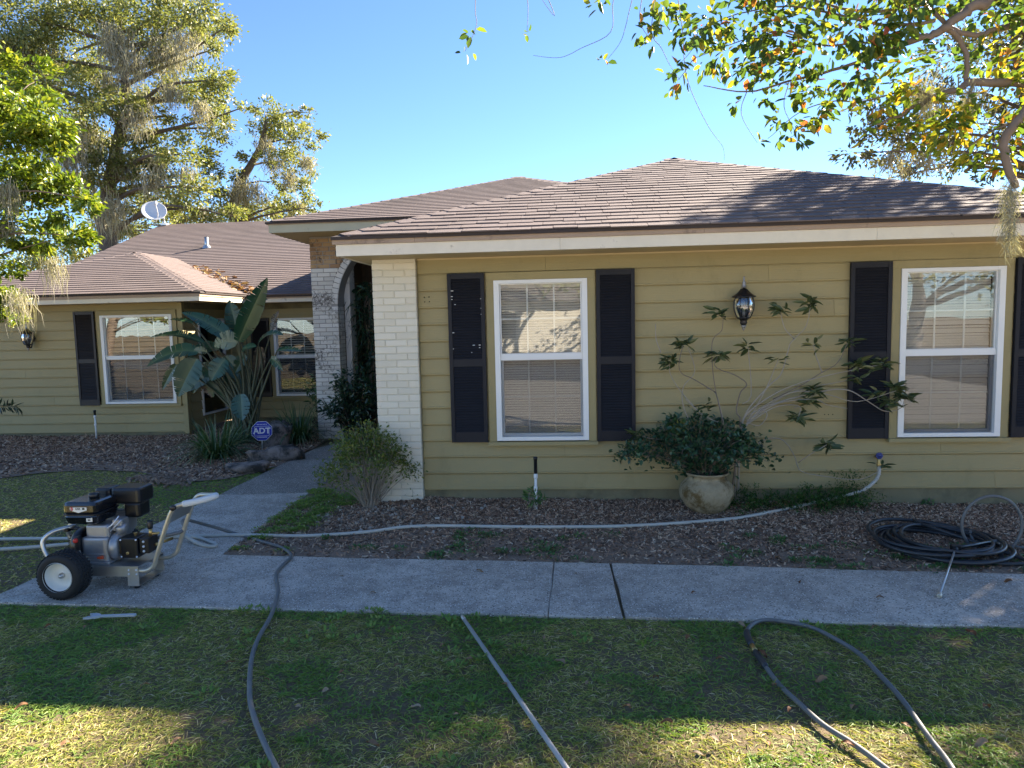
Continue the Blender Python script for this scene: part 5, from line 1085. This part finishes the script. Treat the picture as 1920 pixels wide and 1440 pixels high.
c1 = gp(560, 828, .03); clump('lily_clump', (c1[0], c1[1], .03), 240, .98, .022, 'upright clump of strap leaves behind the rocks beside the path', 'plant', 'strap_leaf', 'strap leaved clumps by the path', .75, .95, .16)
c1 = gp(450, 832, .03); clump('lily_clump', (c1[0], c1[1], .03), 110, .75, .020, 'smaller strap leaved clump under the bird of paradise', 'plant', 'strap_leaf', 'strap leaved clumps by the path', .8, .9, .15)
c1 = gp(618, 812, .03); clump('lily_clump', (c1[0], c1[1], .03), 130, .8, .018, 'dark strap leaved clump against the brick pier', 'plant', 'dark_leaf', 'strap leaved clumps by the path', .7, .8, .15)
def rock(px, py, sx, sy, sz, label, rot=0.0, seed=1):
    b = gp(px, py, .02); rg = np.random.default_rng(seed); m = MB(); nu, nv = 22, 12; vs = []; fs = []; ks = rg.normal(size=(9, 3)); ph = rg.random(9)*6.3
    for j in range(nv+1):
        for i in range(nu):
            th = math.pi*j/nv; a = 2*math.pi*i/nu; d = np.array([math.sin(th)*math.cos(a), math.sin(th)*math.sin(a), math.cos(th)])
            q = np.sign(d)*np.abs(d)**.62; f_ = 1+.17*sum(math.sin(3.2*float(k @ d)*1.0+p) for k, p in zip(ks, ph))/2.2+.06*math.sin(11*d[0]+3*d[2])*math.sin(9*d[1])
            v = q*f_*np.array([sx, sy, sz]); c, s = math.cos(rot), math.sin(rot); vs.append((b[0]+c*v[0]-s*v[1], b[1]+s*v[0]+c*v[1], .02+sz*.55+v[2]))
    for j in range(nv):
        for i in range(nu): fs.append((j*nu+i, (j+1)*nu+i, (j+1)*nu+(i+1) % nu, j*nu+(i+1) % nu))
    m.add(vs, fs, True); tag(m.build('boulder', 'rock'), label, 'rock', 'boulders edging the path')
rock(515, 862, .36, .17, .12, 'long low pale boulder lying along the path edge', .55, 3); rock(522, 836, .20, .17, .24, 'tall grey boulder right behind the blue sign', .2, 5); rock(462, 884, .24, .13, .07, 'flat low stone half hidden at the lawn corner', .3, 8); rock(465, 822, .26, .17, .18, 'brown boulder below the bird of paradise', -.2, 11)
# --- leafy bushes
def bush(name, base, h, rx, n_st, n_lf, lL, lW, label, mat, twig, leaf_from=.45, lean=(0, 0), cat='bush', spread=1.0, tr=.006, droop=0.0):
    b = np.array(base, float); t = thing(name, tuple(b), label, cat); P = []; D = []
    m = MB()
    for k in range(n_st):
        a = random.uniform(0, 2*math.pi); q = random.random()**.6; e = b+np.array([math.cos(a)*rx*q*spread+lean[0], math.sin(a)*rx*q*spread*.8+lean[1], h*(1-.55*q*q)*random.uniform(.75, 1.06)])
        mid = b*.5+e*.5+np.array([random.uniform(-.05, .05), random.uniform(-.05, .05), h*.08]); e2 = e+np.array([math.cos(a), math.sin(a), -.3])*droop*q
        cv = catmull([b+np.array([random.uniform(-.05, .05), random.uniform(-.05, .05), -.02]), mid, e, e2] if droop else [b+np.array([random.uniform(-.05, .05), random.uniform(-.05, .05), -.02]), mid, e], 5); m.tube(cv, [tr*(1-.8*i/(len(cv)-1)) for i in range(len(cv))], 4, False)
        nl = n_lf//n_st
        for _ in range(nl):
            s = leaf_from+(1-leaf_from)*random.random()**.8; i = s*(len(cv)-1); p = cv[int(i)].lerp(cv[min(int(i)+1, len(cv)-1)], i-int(i)); P.append(np.array(p)+RNG.normal(size=3)*rx*.07); D.append(RNG.normal(size=3)*.8+np.array([math.cos(a)*.5, math.sin(a)*.5, .35]))
    m.build('twigs', twig, t); foliage('leaves', mat, t, np.array(P), np.array(D), lL, lW); return t
bz = lambda x, y: float(bed_z(x, y))
bush('box_bush', (-1.56, -.24, bz(-1.56, -.24)), .82, .52, 150, 4600, .032, .016, 'loose green bush with bare twigs in front of the cream brick column', 'box_leaf', 'pale_twig', .66, tr=.0055)
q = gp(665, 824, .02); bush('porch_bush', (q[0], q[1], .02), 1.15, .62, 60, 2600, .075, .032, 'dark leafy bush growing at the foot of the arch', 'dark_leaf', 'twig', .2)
q = gp(628, 816, .02); bush('porch_bush', (q[0]-.1, q[1]+.1, .02), 1.35, .42, 30, 700, .085, .03, 'taller thin leaved bush in front of the brick pier', 'strap_leaf', 'twig', .35)
bush('seedling', (q_ := gp(1002, 958, .075))[0:2].tolist()+[.07], .26, .10, 7, 90, .06, .018, 'small leafy seedling beside the sprinkler below the window', 'weed_leaf', 'pale_twig', .35, cat='plant')
q = gp(773, 935, .10); bush('seedling', (q[0], q[1], .09), .17, .11, 8, 70, .075, .022, 'small rosette seedling at the foot of the cream column', 'weed_leaf', 'twig', .4, cat='plant')
q = gp(1752, 955, .03); bush('seedling', (q[0], -.05, .02), .09, .07, 5, 40, .035, .014, 'tiny seedling against the foundation under the right window', 'weed_leaf', 'twig', .3, cat='plant')
# climbing plant in the porch opening
q = np.array([-2.75, 4.75, .02]); t = thing('climbing_plant', tuple(q), 'dark climbing plant with drooping leaves hanging inside the porch arch', 'plant')
for k in range(9): MB().tube(catmull([q+[random.uniform(-.3, .3), random.uniform(-.1, .2), 0], q+[random.uniform(-.3, .35), .05, 1.1], q+[random.uniform(-.3, .35), .1, 2.1], q+[random.uniform(-.2, .4), .1, 2.55]], 5), .014, 5).build('stem', 'twig', t)
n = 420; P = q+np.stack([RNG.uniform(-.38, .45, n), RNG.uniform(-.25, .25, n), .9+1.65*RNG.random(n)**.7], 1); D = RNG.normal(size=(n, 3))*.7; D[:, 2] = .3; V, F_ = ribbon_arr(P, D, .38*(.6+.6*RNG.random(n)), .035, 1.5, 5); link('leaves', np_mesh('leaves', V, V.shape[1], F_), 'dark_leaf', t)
# --- pot, its shrub, the leggy shrub, the fern
pc = gp(1331, 968, .05); pc = np.array([pc[0], pc[1]+.16, .045])
po = MB().lathe([(.0, .0), (.10, .0), (.135, .012), (.20, .075), (.243, .15), (.252, .205), (.235, .265), (.195, .305), (.170, .325), (.168, .345), (.185, .365), (.205, .375), (.208, .385), (.195, .39), (.165, .375), (.150, .345), (.15, .31), (0, .31)], pc, (0, 0, 1), 40).build('plant_pot', 'pot'); tag(po, 'round stained clay pot standing on mulch against the wall', 'pot')
MB().lathe([(0, .318), (.15, .316)], pc, (0, 0, 1), 20).build('potting_soil', 'soil', po)
bush('potted_shrub', (pc[0], pc[1], pc[2]+.315), .56, .60, 75, 3300, .044, .026, 'dense dark small leaved shrub spilling over the clay pot', 'pot_leaf', 'twig', .12, (-.10, 0), spread=1.05, droop=.12)
LYs = -.22; lb0 = dpt(1383, 905, LYs); lb0 = np.array([lb0[0], -.13, .05])
t = thing('leggy_shrub', tuple(lb0), 'tall leggy shrub with bare winding branches against the siding', 'shrub')
lq = lambda x, y, dy=0: dpt(1140+x/2.4615, 440+y/2.4615, LYs+dy)
LN = [[(600,960),(610,850),(592,815),(610,730),(640,690),(590,650),(510,620),(490,590),(505,565)],[(600,960),(640,820),(740,700),(800,640),(835,520),(860,480),(915,420),(935,325)],[(860,480),(815,430),(795,350)],[(615,930),(640,830),(760,740),(900,680),(1100,630),(1265,600)],[(625,900),(700,810),(800,770),(1000,720),(1110,718),(1200,770),(1280,815),(1350,800),(1372,750)],[(650,860),(780,780),(950,760),(1010,785),(1105,802)],[(620,780),(660,740),(650,560),(645,520)],[(520,950),(525,850),(490,680),(480,500),(525,440),(532,372)],[(600,920),(560,880),(500,862),(430,872),(330,920),(240,945),(130,925)],[(440,840),(350,740),(290,650),(285,590)],[(500,730),(400,670),(330,625),(345,510)],[(640,985),(690,965),(740,940),(810,950),(860,1020),(890,1090),(1000,1115),(1150,1130),(1235,1100),(1255,1065)],[(880,1050),(940,1010),(1010,970)],[(760,760),(900,690),(980,640),(1060,590),(1105,500)],[(245,545),(222,480),(220,412)],[(600,940),(720,730),(760,640),(785,580)],[(640,860),(820,740),(960,700),(1145,665)],[(380,870),(345,780),(350,700),(400,630),(370,520)],[(610,900),(760,800),(880,790),(880,840)],[(990,640),(960,560),(948,505)],[(700,800),(735,830),(700,880),(650,870)],[(640,840),(840,730),(1000,735),(1150,770),(1330,720)],[(600,960),(590,900),(450,840),(360,760)],[(540,900),(500,740),(430,690)],[(860,800),(930,770),(945,725)]]
dl = {}
for i, l in enumerate(LN):
    dy = random.uniform(-.10, .06); pts = [lq(a, b, dy*(k/(len(l)-1))) for k, (a, b) in enumerate(l)]
    r0 = .0085 if i in (0, 1, 3, 4, 22) else .0058
    if (l[0] in ((600,960), (520,950), (615,930))): pts = [lb0+np.array([random.uniform(-.05, .05), 0, 0])]+pts
    limbs(t, 'pale_twig' if i not in (0, 7, 10, 13) else 'twig', [(pts, r0, .0032)], 5, 'branch')
WH = [(505,560,12),(795,345,12),(935,320,14),(1265,600,16),(645,518,7),(515,362,12),(130,922,6),(285,585,18),(350,505,18),(1010,972,14),(1108,492,9),(1145,665,8),(1150,600,16),(1330,715,18),(1375,748,12),(880,845,16),(945,720,16),(930,775,10),(1255,1065,4),(785,575,4),(948,505,5),(1290,780,12),(450,800,5),(1230,740,8)]
P = []; D = []; 
for x, y, n in WH:
    c = lq(x, y, -.02)
    for k in range(int(n*1.6)): a = random.uniform(0, 2*math.pi); P.append(c+RNG.normal(size=3)*.02); D.append([math.cos(a), math.sin(a)*.7, random.uniform(-.5, .7)])
foliage('leaves', 'whorl_leaf', t, np.array(P), np.array(D), .115, .034, .3)
c = lq(330, 885, -.12); n = 30; a = RNG.random(n)*6.28; D = np.stack([np.cos(a), RNG.uniform(-.5, .1, n), np.sin(a)], 1); leafmat('pale_green', [(0, (.14, .18, .05)), (1, (.30, .30, .10))], .4, .3); foliage('pale_rosette', 'pale_green', t, np.repeat(c[None], n, 0), D, .10, .018, .2)
fb = np.array([2.45, -.12, .05]); t = thing('fern', tuple(fb), 'feathery dark green fern spreading along the foundation right of the pot', 'fern'); P = []; D = []
for k in range(150):
    b0 = fb+np.array([random.uniform(-.62, .62), random.uniform(-.18, .06), 0]); a = random.uniform(0, 6.28); L_ = random.uniform(.2, .42); hh = random.uniform(.08, .30); e = b0+np.array([math.cos(a)*L_, -abs(math.sin(a))*L_*.8, hh*.35])
    for s in np.linspace(.12, 1, 26): p = b0*(1-s)+e*s; p = p+[0, 0, hh*2.2*s*(1-s)]; P.append(p+RNG.normal(size=3)*.012); D.append(RNG.normal(size=3)+[0, 0, .2])
P = np.array(P); P[:, 1] = np.minimum(P[:, 1], -.03); foliage('fronds', 'fern_leaf', t, P, np.array(D), .034, .009, .3, oval=False)
for k in range(7): pass
fb = np.array([3.05, -.06, .05]); n = 420; P = fb+np.stack([RNG.normal(size=n)*.10, -np.abs(RNG.normal(size=n))*.05, RNG.random(n)*.34], 1); foliage('fronds', 'fern_leaf', t, P, RNG.normal(size=(n, 3)), .030, .008)
q = yp(-25, 762, 3.4); t = thing('cut_leaf_plant', (q[0], q[1], 0.03), 'dark cut leaf fronds reaching in beside the left wing wall', 'plant')
MB().tube(catmull([(q[0]-.2, q[1], .03), (q[0]-.15, q[1], .4), q, yp(32, 763, 3.3)], 5), .008, 6).build('stem', 'stalk', t); a0_, a1_ = np.array(q), yp(34, 763, 3.3); n = 44; s = RNG.random((n, 1)); P = a0_*(1-s)+a1_*s; D = RNG.normal(size=(n, 3))*.2; D[:, 2] += np.where(RNG.random(n) < .5, .6, -.8); D[:, 0] += .5; foliage('leaflets', 'dark_leaf', t, P, D, .13, .03)

# ------------------------------------------------------------------ ground cover
def front_edge(x): return np.interp(x, [-3.66, .25, 3.04, 8.6], [-2.447, -2.562, -2.645, -2.80])
def stuff(name, me, mat, label, cat): return tag(link(name, me, mat, None, 'stuff'), label, cat)
def blades(x, y, z, L, W, flat):
    n = len(x); a = RNG.random(n)*6.283; D = np.stack([np.cos(a)*flat, np.sin(a)*flat, np.ones(n)], 1)
    return ribbon_arr(np.stack([x, y, z], 1), D, L*(.5+RNG.random(n)), W*(.6+.8*RNG.random(n)), .45, 2)
def sample(n, x0, x1, y0, y1): return RNG.uniform(x0, x1, n), RNG.uniform(y0, y1, n)
x, y = sample(160000, -4.2, 4.4, -4.75, -2.40); f_ = front_edge(x); k = (y < f_+.025) | (x < -3.68+.03); x, y = x[k], y[k]
x2, y2 = sample(9000, -8, 8, -5.3, -4.6); x3, y3 = sample(15000, 4.2, 8, -4.8, -2.6); k3 = y3 < front_edge(x3); x2 = np.concatenate([x2, x3[k3]]); y2 = np.concatenate([y2, y3[k3]])
g1 = fbm(x, y, 1.1); g2 = fbm(x+9, y+4, 2.6); edge = np.clip(1-(front_edge(x)-y)/.35, 0, 1)
green = (g2+.22*edge*g1*2 > .60); bare = (fbm(x+31, y-7, 1.6) > .62)
keep = ~(bare & (RNG.random(len(x)) < .5)); gm = green & keep; om = ~green & keep
V, F_ = blades(x[om], y[om], np.zeros(om.sum()), .046, .0042, 1.6); stuff('lawn_grass', np_mesh('lawn_grass', V, 6, F_), 'grass', 'short patchy tan and green lawn grass in front of the sidewalk', 'grass')
V, F_ = blades(x[gm], y[gm], np.zeros(gm.sum()), .046, .0055, 1.2); stuff('lawn_grass', np_mesh('lawn_grass', V, 6, F_), 'grass_green', 'bright green grass patches along the front edge of the sidewalk', 'grass')
V, F_ = blades(x2, y2, np.zeros(len(x2)), .06, .008, 1.2); stuff('lawn_grass', np_mesh('lawn_grass', V, 6, F_), 'grass', 'coarser open lawn grass running toward the street', 'grass')
x, y = sample(90000, -10, -3.42, -4.2, 2.1); k = (y < lbed_y(x)+.05+.12*(RNG.random(len(x))-.5)) & ((x < np.interp(y, [-2.5, .5, 3], [-3.66, -3.48, -3.43])+.02)) & ((x > -9) | (RNG.random(len(x)) < .4)); k &= ~((y < -2.44) & (x > -4.2)); x, y = x[k], y[k]
dens = fbm(x, y, .9); k = RNG.random(len(x)) < .45+.9*dens; x, y = x[k], y[k]; nearp = np.clip((x+5.2)/1.5, 0, 1)*np.clip((y+.6)/1.2, 0, 1); gm = (fbm(x+3, y, 1.3)*.6+nearp*.5 > .52)
V, F_ = blades(x[~gm], y[~gm], np.zeros((~gm).sum()), .045, .006, 1.4); stuff('lawn_grass', np_mesh('lawn_grass', V, 6, F_), 'grass', 'worn olive lawn grass between the left bed and the path', 'grass')
V, F_ = blades(x[gm], y[gm], np.zeros(gm.sum()), .048, .007, 1.2); stuff('lawn_grass', np_mesh('lawn_grass', V, 6, F_), 'grass_green', 'greener grass strip along the left edge of the entry path', 'grass')
BOXF = [(0,3,2,1),(4,5,6,7),(0,1,5,4),(1,2,6,5),(2,3,7,6),(3,0,4,7)]
def chips(x, y, z, L, W, T, tilt=.5):
    n = len(x); A_ = unit(RNG.normal(size=(n, 3))*np.array([1, 1, tilt])); B_ = unit(np.cross(A_, RNG.normal(size=(n, 3))*np.array([.5, .5, 1]))); C_ = np.cross(A_, B_)
    l = (L*(.4+RNG.random(n)*1.1)/2)[:, None]; w = (W*(.4+RNG.random(n))/2)[:, None]; h = T/2; c = np.stack([x, y, z], 1)
    return np.stack([c+sx*A_*l*(1 if sy > 0 else .8)+sy*B_*w+sz*C_*h for sz in (-1, 1) for sx, sy in ((-1,-1),(1,-1),(1,1),(-1,1))], 1)
x, y = sample(52000, -2.44, 5.6, -2.0, -.005); d = (y-walk_back(x)); k = (d > .02) & (RNG.random(len(x)) < np.clip(.10+.75*np.clip(d, 0, 1.6)/1.1, 0, 1)); x, y = x[k], y[k]
stuff('mulch', np_mesh('mulch', chips(x, y, bed_z(x, y)+.005, .036, .009, .004), 8, BOXF), 'chips', 'dark shredded bark mulch along the main wall', 'mulch')
x, y = sample(34000, -10.5, -3.5, 1.2, 6.35); k = (y > lbed_y(x)+.04) & ((y < 4.68) | (x > -6.1)) & ((x < -3.72) | (y < 4)); k &= RNG.random(len(x)) < .3+1.1*fbm(x, y, .8)*np.clip((y-lbed_y(x))/1.2, .12, 1); x, y = x[k], y[k]
stuff('mulch', np_mesh('mulch', chips(x, y, lbed_z(x, y)+.007, .055, .016, .005), 8, BOXF), 'chips', 'dark bark mulch and litter in front of the left wing', 'mulch')
# weeds and moss cushions in the beds
def tufts(cx, cy, cz, per, r, L, W):
    n = len(cx)*per; i = np.repeat(np.arange(len(cx)), per); rr = r*(.4+RNG.random(len(cx)))[i]; a = RNG.random(n)*6.283; q = np.sqrt(RNG.random(n)); P = np.stack([cx[i]+np.cos(a)*rr*q, cy[i]+np.sin(a)*rr*q*.8, cz[i]+.004+.03*RNG.random(n)*(1-q)], 1)
    D = np.stack([np.cos(a), np.sin(a), .5+RNG.random(n)], 1)+RNG.normal(size=(n, 3))*.4; return P, D
x, y = sample(900, -2.43, 5.2, -1.95, -.75); d = y-walk_back(x); k = (d > .03) & (RNG.random(900) < np.clip(.75-d*1.05, .03, 1)) & (fbm(x, y, 1.5) > .42); x, y = x[k], y[k]
P, D = tufts(x, y, bed_z(x, y), 46, .085, 1, 1); n = len(P); l = .024*(.5+RNG.random(n)); stuff('weeds', np_mesh('weeds', leaf_arr(P, l, l*.5, D, np.tile([0, 0, 1.0], (n, 1))), 4, LEAF_F), 'weed_leaf', 'low green weeds growing at the front of the mulch bed', 'weeds')
x, y = sample(520, -3.4, 4.0, -4.6, -2.5); dd = front_edge(x)-y; k = (dd > .01) & (RNG.random(520) < np.clip(1.0-dd*1.1, .08, 1)) & (fbm(x+5, y, 1.4) > .5); x, y = x[k], y[k]
P, D = tufts(x, y, np.full(len(x), .012), 26, .07, 1, 1); n = len(P); l = .030*(.5+RNG.random(n)); stuff('weeds', np_mesh('weeds', leaf_arr(P, l, l*.45, D, np.tile([0, 0, 1.0], (n, 1))), 4, LEAF_F), 'grass_green', 'bright weed rosettes scattered through the front lawn', 'weeds')
x, y = sample(420, -2.42, -1.4, -1.4, .6); k = (fbm(x, y, 2.0)+.35*np.clip((-1.5-x)/1.0, 0, 1) > .62); x, y = x[k], y[k]
P, D = tufts(x, y, bed_z(x, np.minimum(y, 0)), 60, .07, 1, 1); n = len(P); l = .018*(.5+RNG.random(n)); stuff('weeds', np_mesh('weeds', leaf_arr(P, l, l*.55, D, np.tile([0, 0, 1.0], (n, 1))), 4, LEAF_F), 'grass_green', 'fine bright ground cover beside the path near the bush', 'weeds')
x, y = sample(420, 0, 0.001, 0, .001); x = RNG.normal(size=420)*.5-1.45; y = RNG.normal(size=420)*.22-.45; k = (RNG.random(420) < .6) & (x > -2.3) & (y < -.12) & (y > -1.3); x, y = x[k], y[k]
stuff('pebbles', np_mesh('pebbles', chips(x, y, bed_z(x, y)+.006, .030, .024, .018, .3), 8, BOXF), 'pebbles', 'scattered tan pebbles around the bush in the bed', 'pebbles')
# dug up clods at the corner of the left bed
q = gp(300, 900, .02); n = 260; x = q[0]+RNG.normal(size=n)*.22; y = q[1]+RNG.normal(size=n)*.07-(x-q[0])*.35; stuff('soil_clods', np_mesh('soil_clods', chips(x, y, .01+.04*RNG.random(n)*np.exp(-((x-q[0])/.25)**2), .05, .035, .025, .8), 8, BOXF), 'soil', 'dark upturned soil clods at the edge of the left bed', 'soil')
n = 160; s = RNG.random(n); x = -6.0-1.7*s+RNG.normal(size=n)*.12; y = 5.98+1.7*s*.96+RNG.normal(size=n)*.10; x = -5.62-1.9*s*s+RNG.normal(size=n)*.10; y = 6.0+1.7*s*s+RNG.normal(size=n)*.08
zr = 2.47+.375*(y-5.9)+.02; P = np.stack([x, y, zr+RNG.random(n)*.03], 1); o = foliage('leaf_drift', 'fallen', house, P, RNG.normal(size=(n, 3))*[1, 1, .3], .13, .06); o['kind'] = 'stuff'
# fallen leaves, one by one
fl = [(272,1290),(745,1252),(735,1180),(855,1345),(1175,1330),(1430,1230),(1452,1290),(1550,1230),(1700,1365),(1640,1180),(1890,1090),(432,1246),(500,1280),(640,1265),(700,1400),(1100,1285),(1230,1275),(1310,1420),(1350,1240),(1480,1335),(1820,1190),(1905,1420),(1600,1330),(1050,1245),(160,1180),(90,1178),(330,1395),(560,1330),(610,1300),(950,1290),(1020,1200),(880,1240),(780,1330),(830,1215),(1290,1200),(1390,1175),(1760,1250),(1850,1330),(1540,1280),(640,1080),(700,1110),(900,1070),(1080,1075),(1300,1110),(1500,1090),(1650,1120),(1380,1020),(1500,1030),(1180,1010),(960,1000),(820,1020),(680,1020),(1580,1010),(1460,1045),(230,1290),(40,1330),(120,1400),(420,1360),(1250,1360),(1340,1390),(1440,1400),(1590,1400),(1840,1400)]
lm_ = []
for k in range(3):
    m = MB(); L_ = .05+.014*k; vs = []; nn = 7
    for i in range(nn+1):
        s = i/nn; w = L_*.24*math.sin(math.pi*min(1, s*.95+.04))**.8; zc = .010*math.sin(s*math.pi*(1+k*.3)); vs += [(s*L_-L_/2, -w, zc+.007+.004*k), (s*L_-L_/2, 0, zc), (s*L_-L_/2, w, zc+.006)]
    m.add(vs, [(3*i+j, 3*i+3+j, 3*i+4+j, 3*i+1+j) for i in range(nn) for j in (0, 1)], True); lm_.append(m.mesh('fallen_leaf'))
for k, (a, b) in enumerate(fl):
    p = gp(a, b, .03); z = ground_z(p[0], p[1]); lawn = z == .018; o = link('fallen_leaf', lm_[k % 3], 'fallen'); o.location = (p[0], p[1], z+(.024 if lawn else .004)); o.rotation_euler = (random.uniform(-.35, .35), random.uniform(-.3, .3), random.uniform(0, 6.28)); s = random.uniform(.55, .95); o.scale = (s, s, s)
    tag(o, 'dry curled fallen leaf on the lawn grass' if lawn else ('dry fallen leaf on the concrete walk' if z == ST else 'dry fallen leaf on the mulch bed'), 'leaf', 'fallen leaves on the lawn' if lawn else ('fallen leaves on the concrete' if z == ST else 'fallen leaves on the mulch'))

# ------------------------------------------------------------------ across the street, behind the camera: seen in the window panes; the driveway is added for bounce light
plain('asphalt', (0.16, 0.155, 0.15), 0.9, var=0.2, scale=3, bstr=0.3)
plain('pale_stucco', (0.70, 0.64, 0.52), 0.85, var=0.08, scale=2)
plain('bounce_concrete', (0.52, 0.47, 0.39), 0.85, var=0.15, scale=2, bstr=0.2)
plain('grey_roof', (0.14, 0.12, 0.11), 0.9, var=0.2, scale=4)
struct(MB().box((-80, -21, -.08), (80, -14.5, .006)).build('street', 'asphalt')); struct(MB().box((-7.5, -14.49, -.08), (10.5, -5.3, .012)).build('driveway', 'bounce_concrete'))  # unseen driveway, made wide and pale to bounce warm light onto the facade
nb = thing('neighbour_house', (0, -34, 0), 'pale stucco house across the street with a grey hip roof', 'house')
MB().box((-13, -42, 0), (9, -33, 3.0)).build('wall', 'pale_stucco', nb); MB().prism([(-13.6, -32.4, 3.0), (9.6, -32.4, 3.0), (5, -37.5, 5.0), (-9, -37.5, 5.0)], (0, 0, -.1)).prism([(9.6, -32.4, 3.0), (9.6, -42.6, 3.0), (5, -37.5, 5.0)], (0, 0, -.1)).prism([(-13.6, -42.6, 3.0), (-13.6, -32.4, 3.0), (-9, -37.5, 5.0)], (0, 0, -.1)).build('roof', 'grey_roof', nb)
for a, b in ((-11, -8.5), (-5, -2.5), (4, 6.5)): MB().box((a, -32.99, .9), (b, -32.95, 2.3)).build('window', 'dark_room', nb)
for i, (x, y, h, r, lb_) in enumerate(((-9, -25, 9, 4.2, 'broad oak across the street left of the pale house'), (4.5, -26, 10, 4.6, 'tall oak across the street before the pale house'), (15, -24, 8.5, 4.5, 'round oak across the street right of the driveway'), (-22, -27, 10, 5, 'far oak across the street at the left'))):
    t = thing('street_oak', (x, y, 0), lb_, 'tree', 'oaks across the street'); tr = [(x, y, -.1), (x+.2, y, 2), (x, y+.2, 4), (x+.3, y, h*.7)]; MB().tube(catmull(tr, 4), [.38-.022*k for k in range(13)], 9).build('trunk', 'bark', t)
    cl = [((x+random.uniform(-r, r), y+random.uniform(-r, r)*.7, h*.62+random.uniform(-.28, .4)*h), random.uniform(1.0, 1.9)) for _ in range(20)]; auto_limbs(t, 'bark', [Vector(p) for p in tr[1:]], cl, .14, .03, .6, 5)
    P, D = crown_pts(cl, 110); foliage('crown', 'oak_leaf', t, P, D, .24, .13, oval=False)
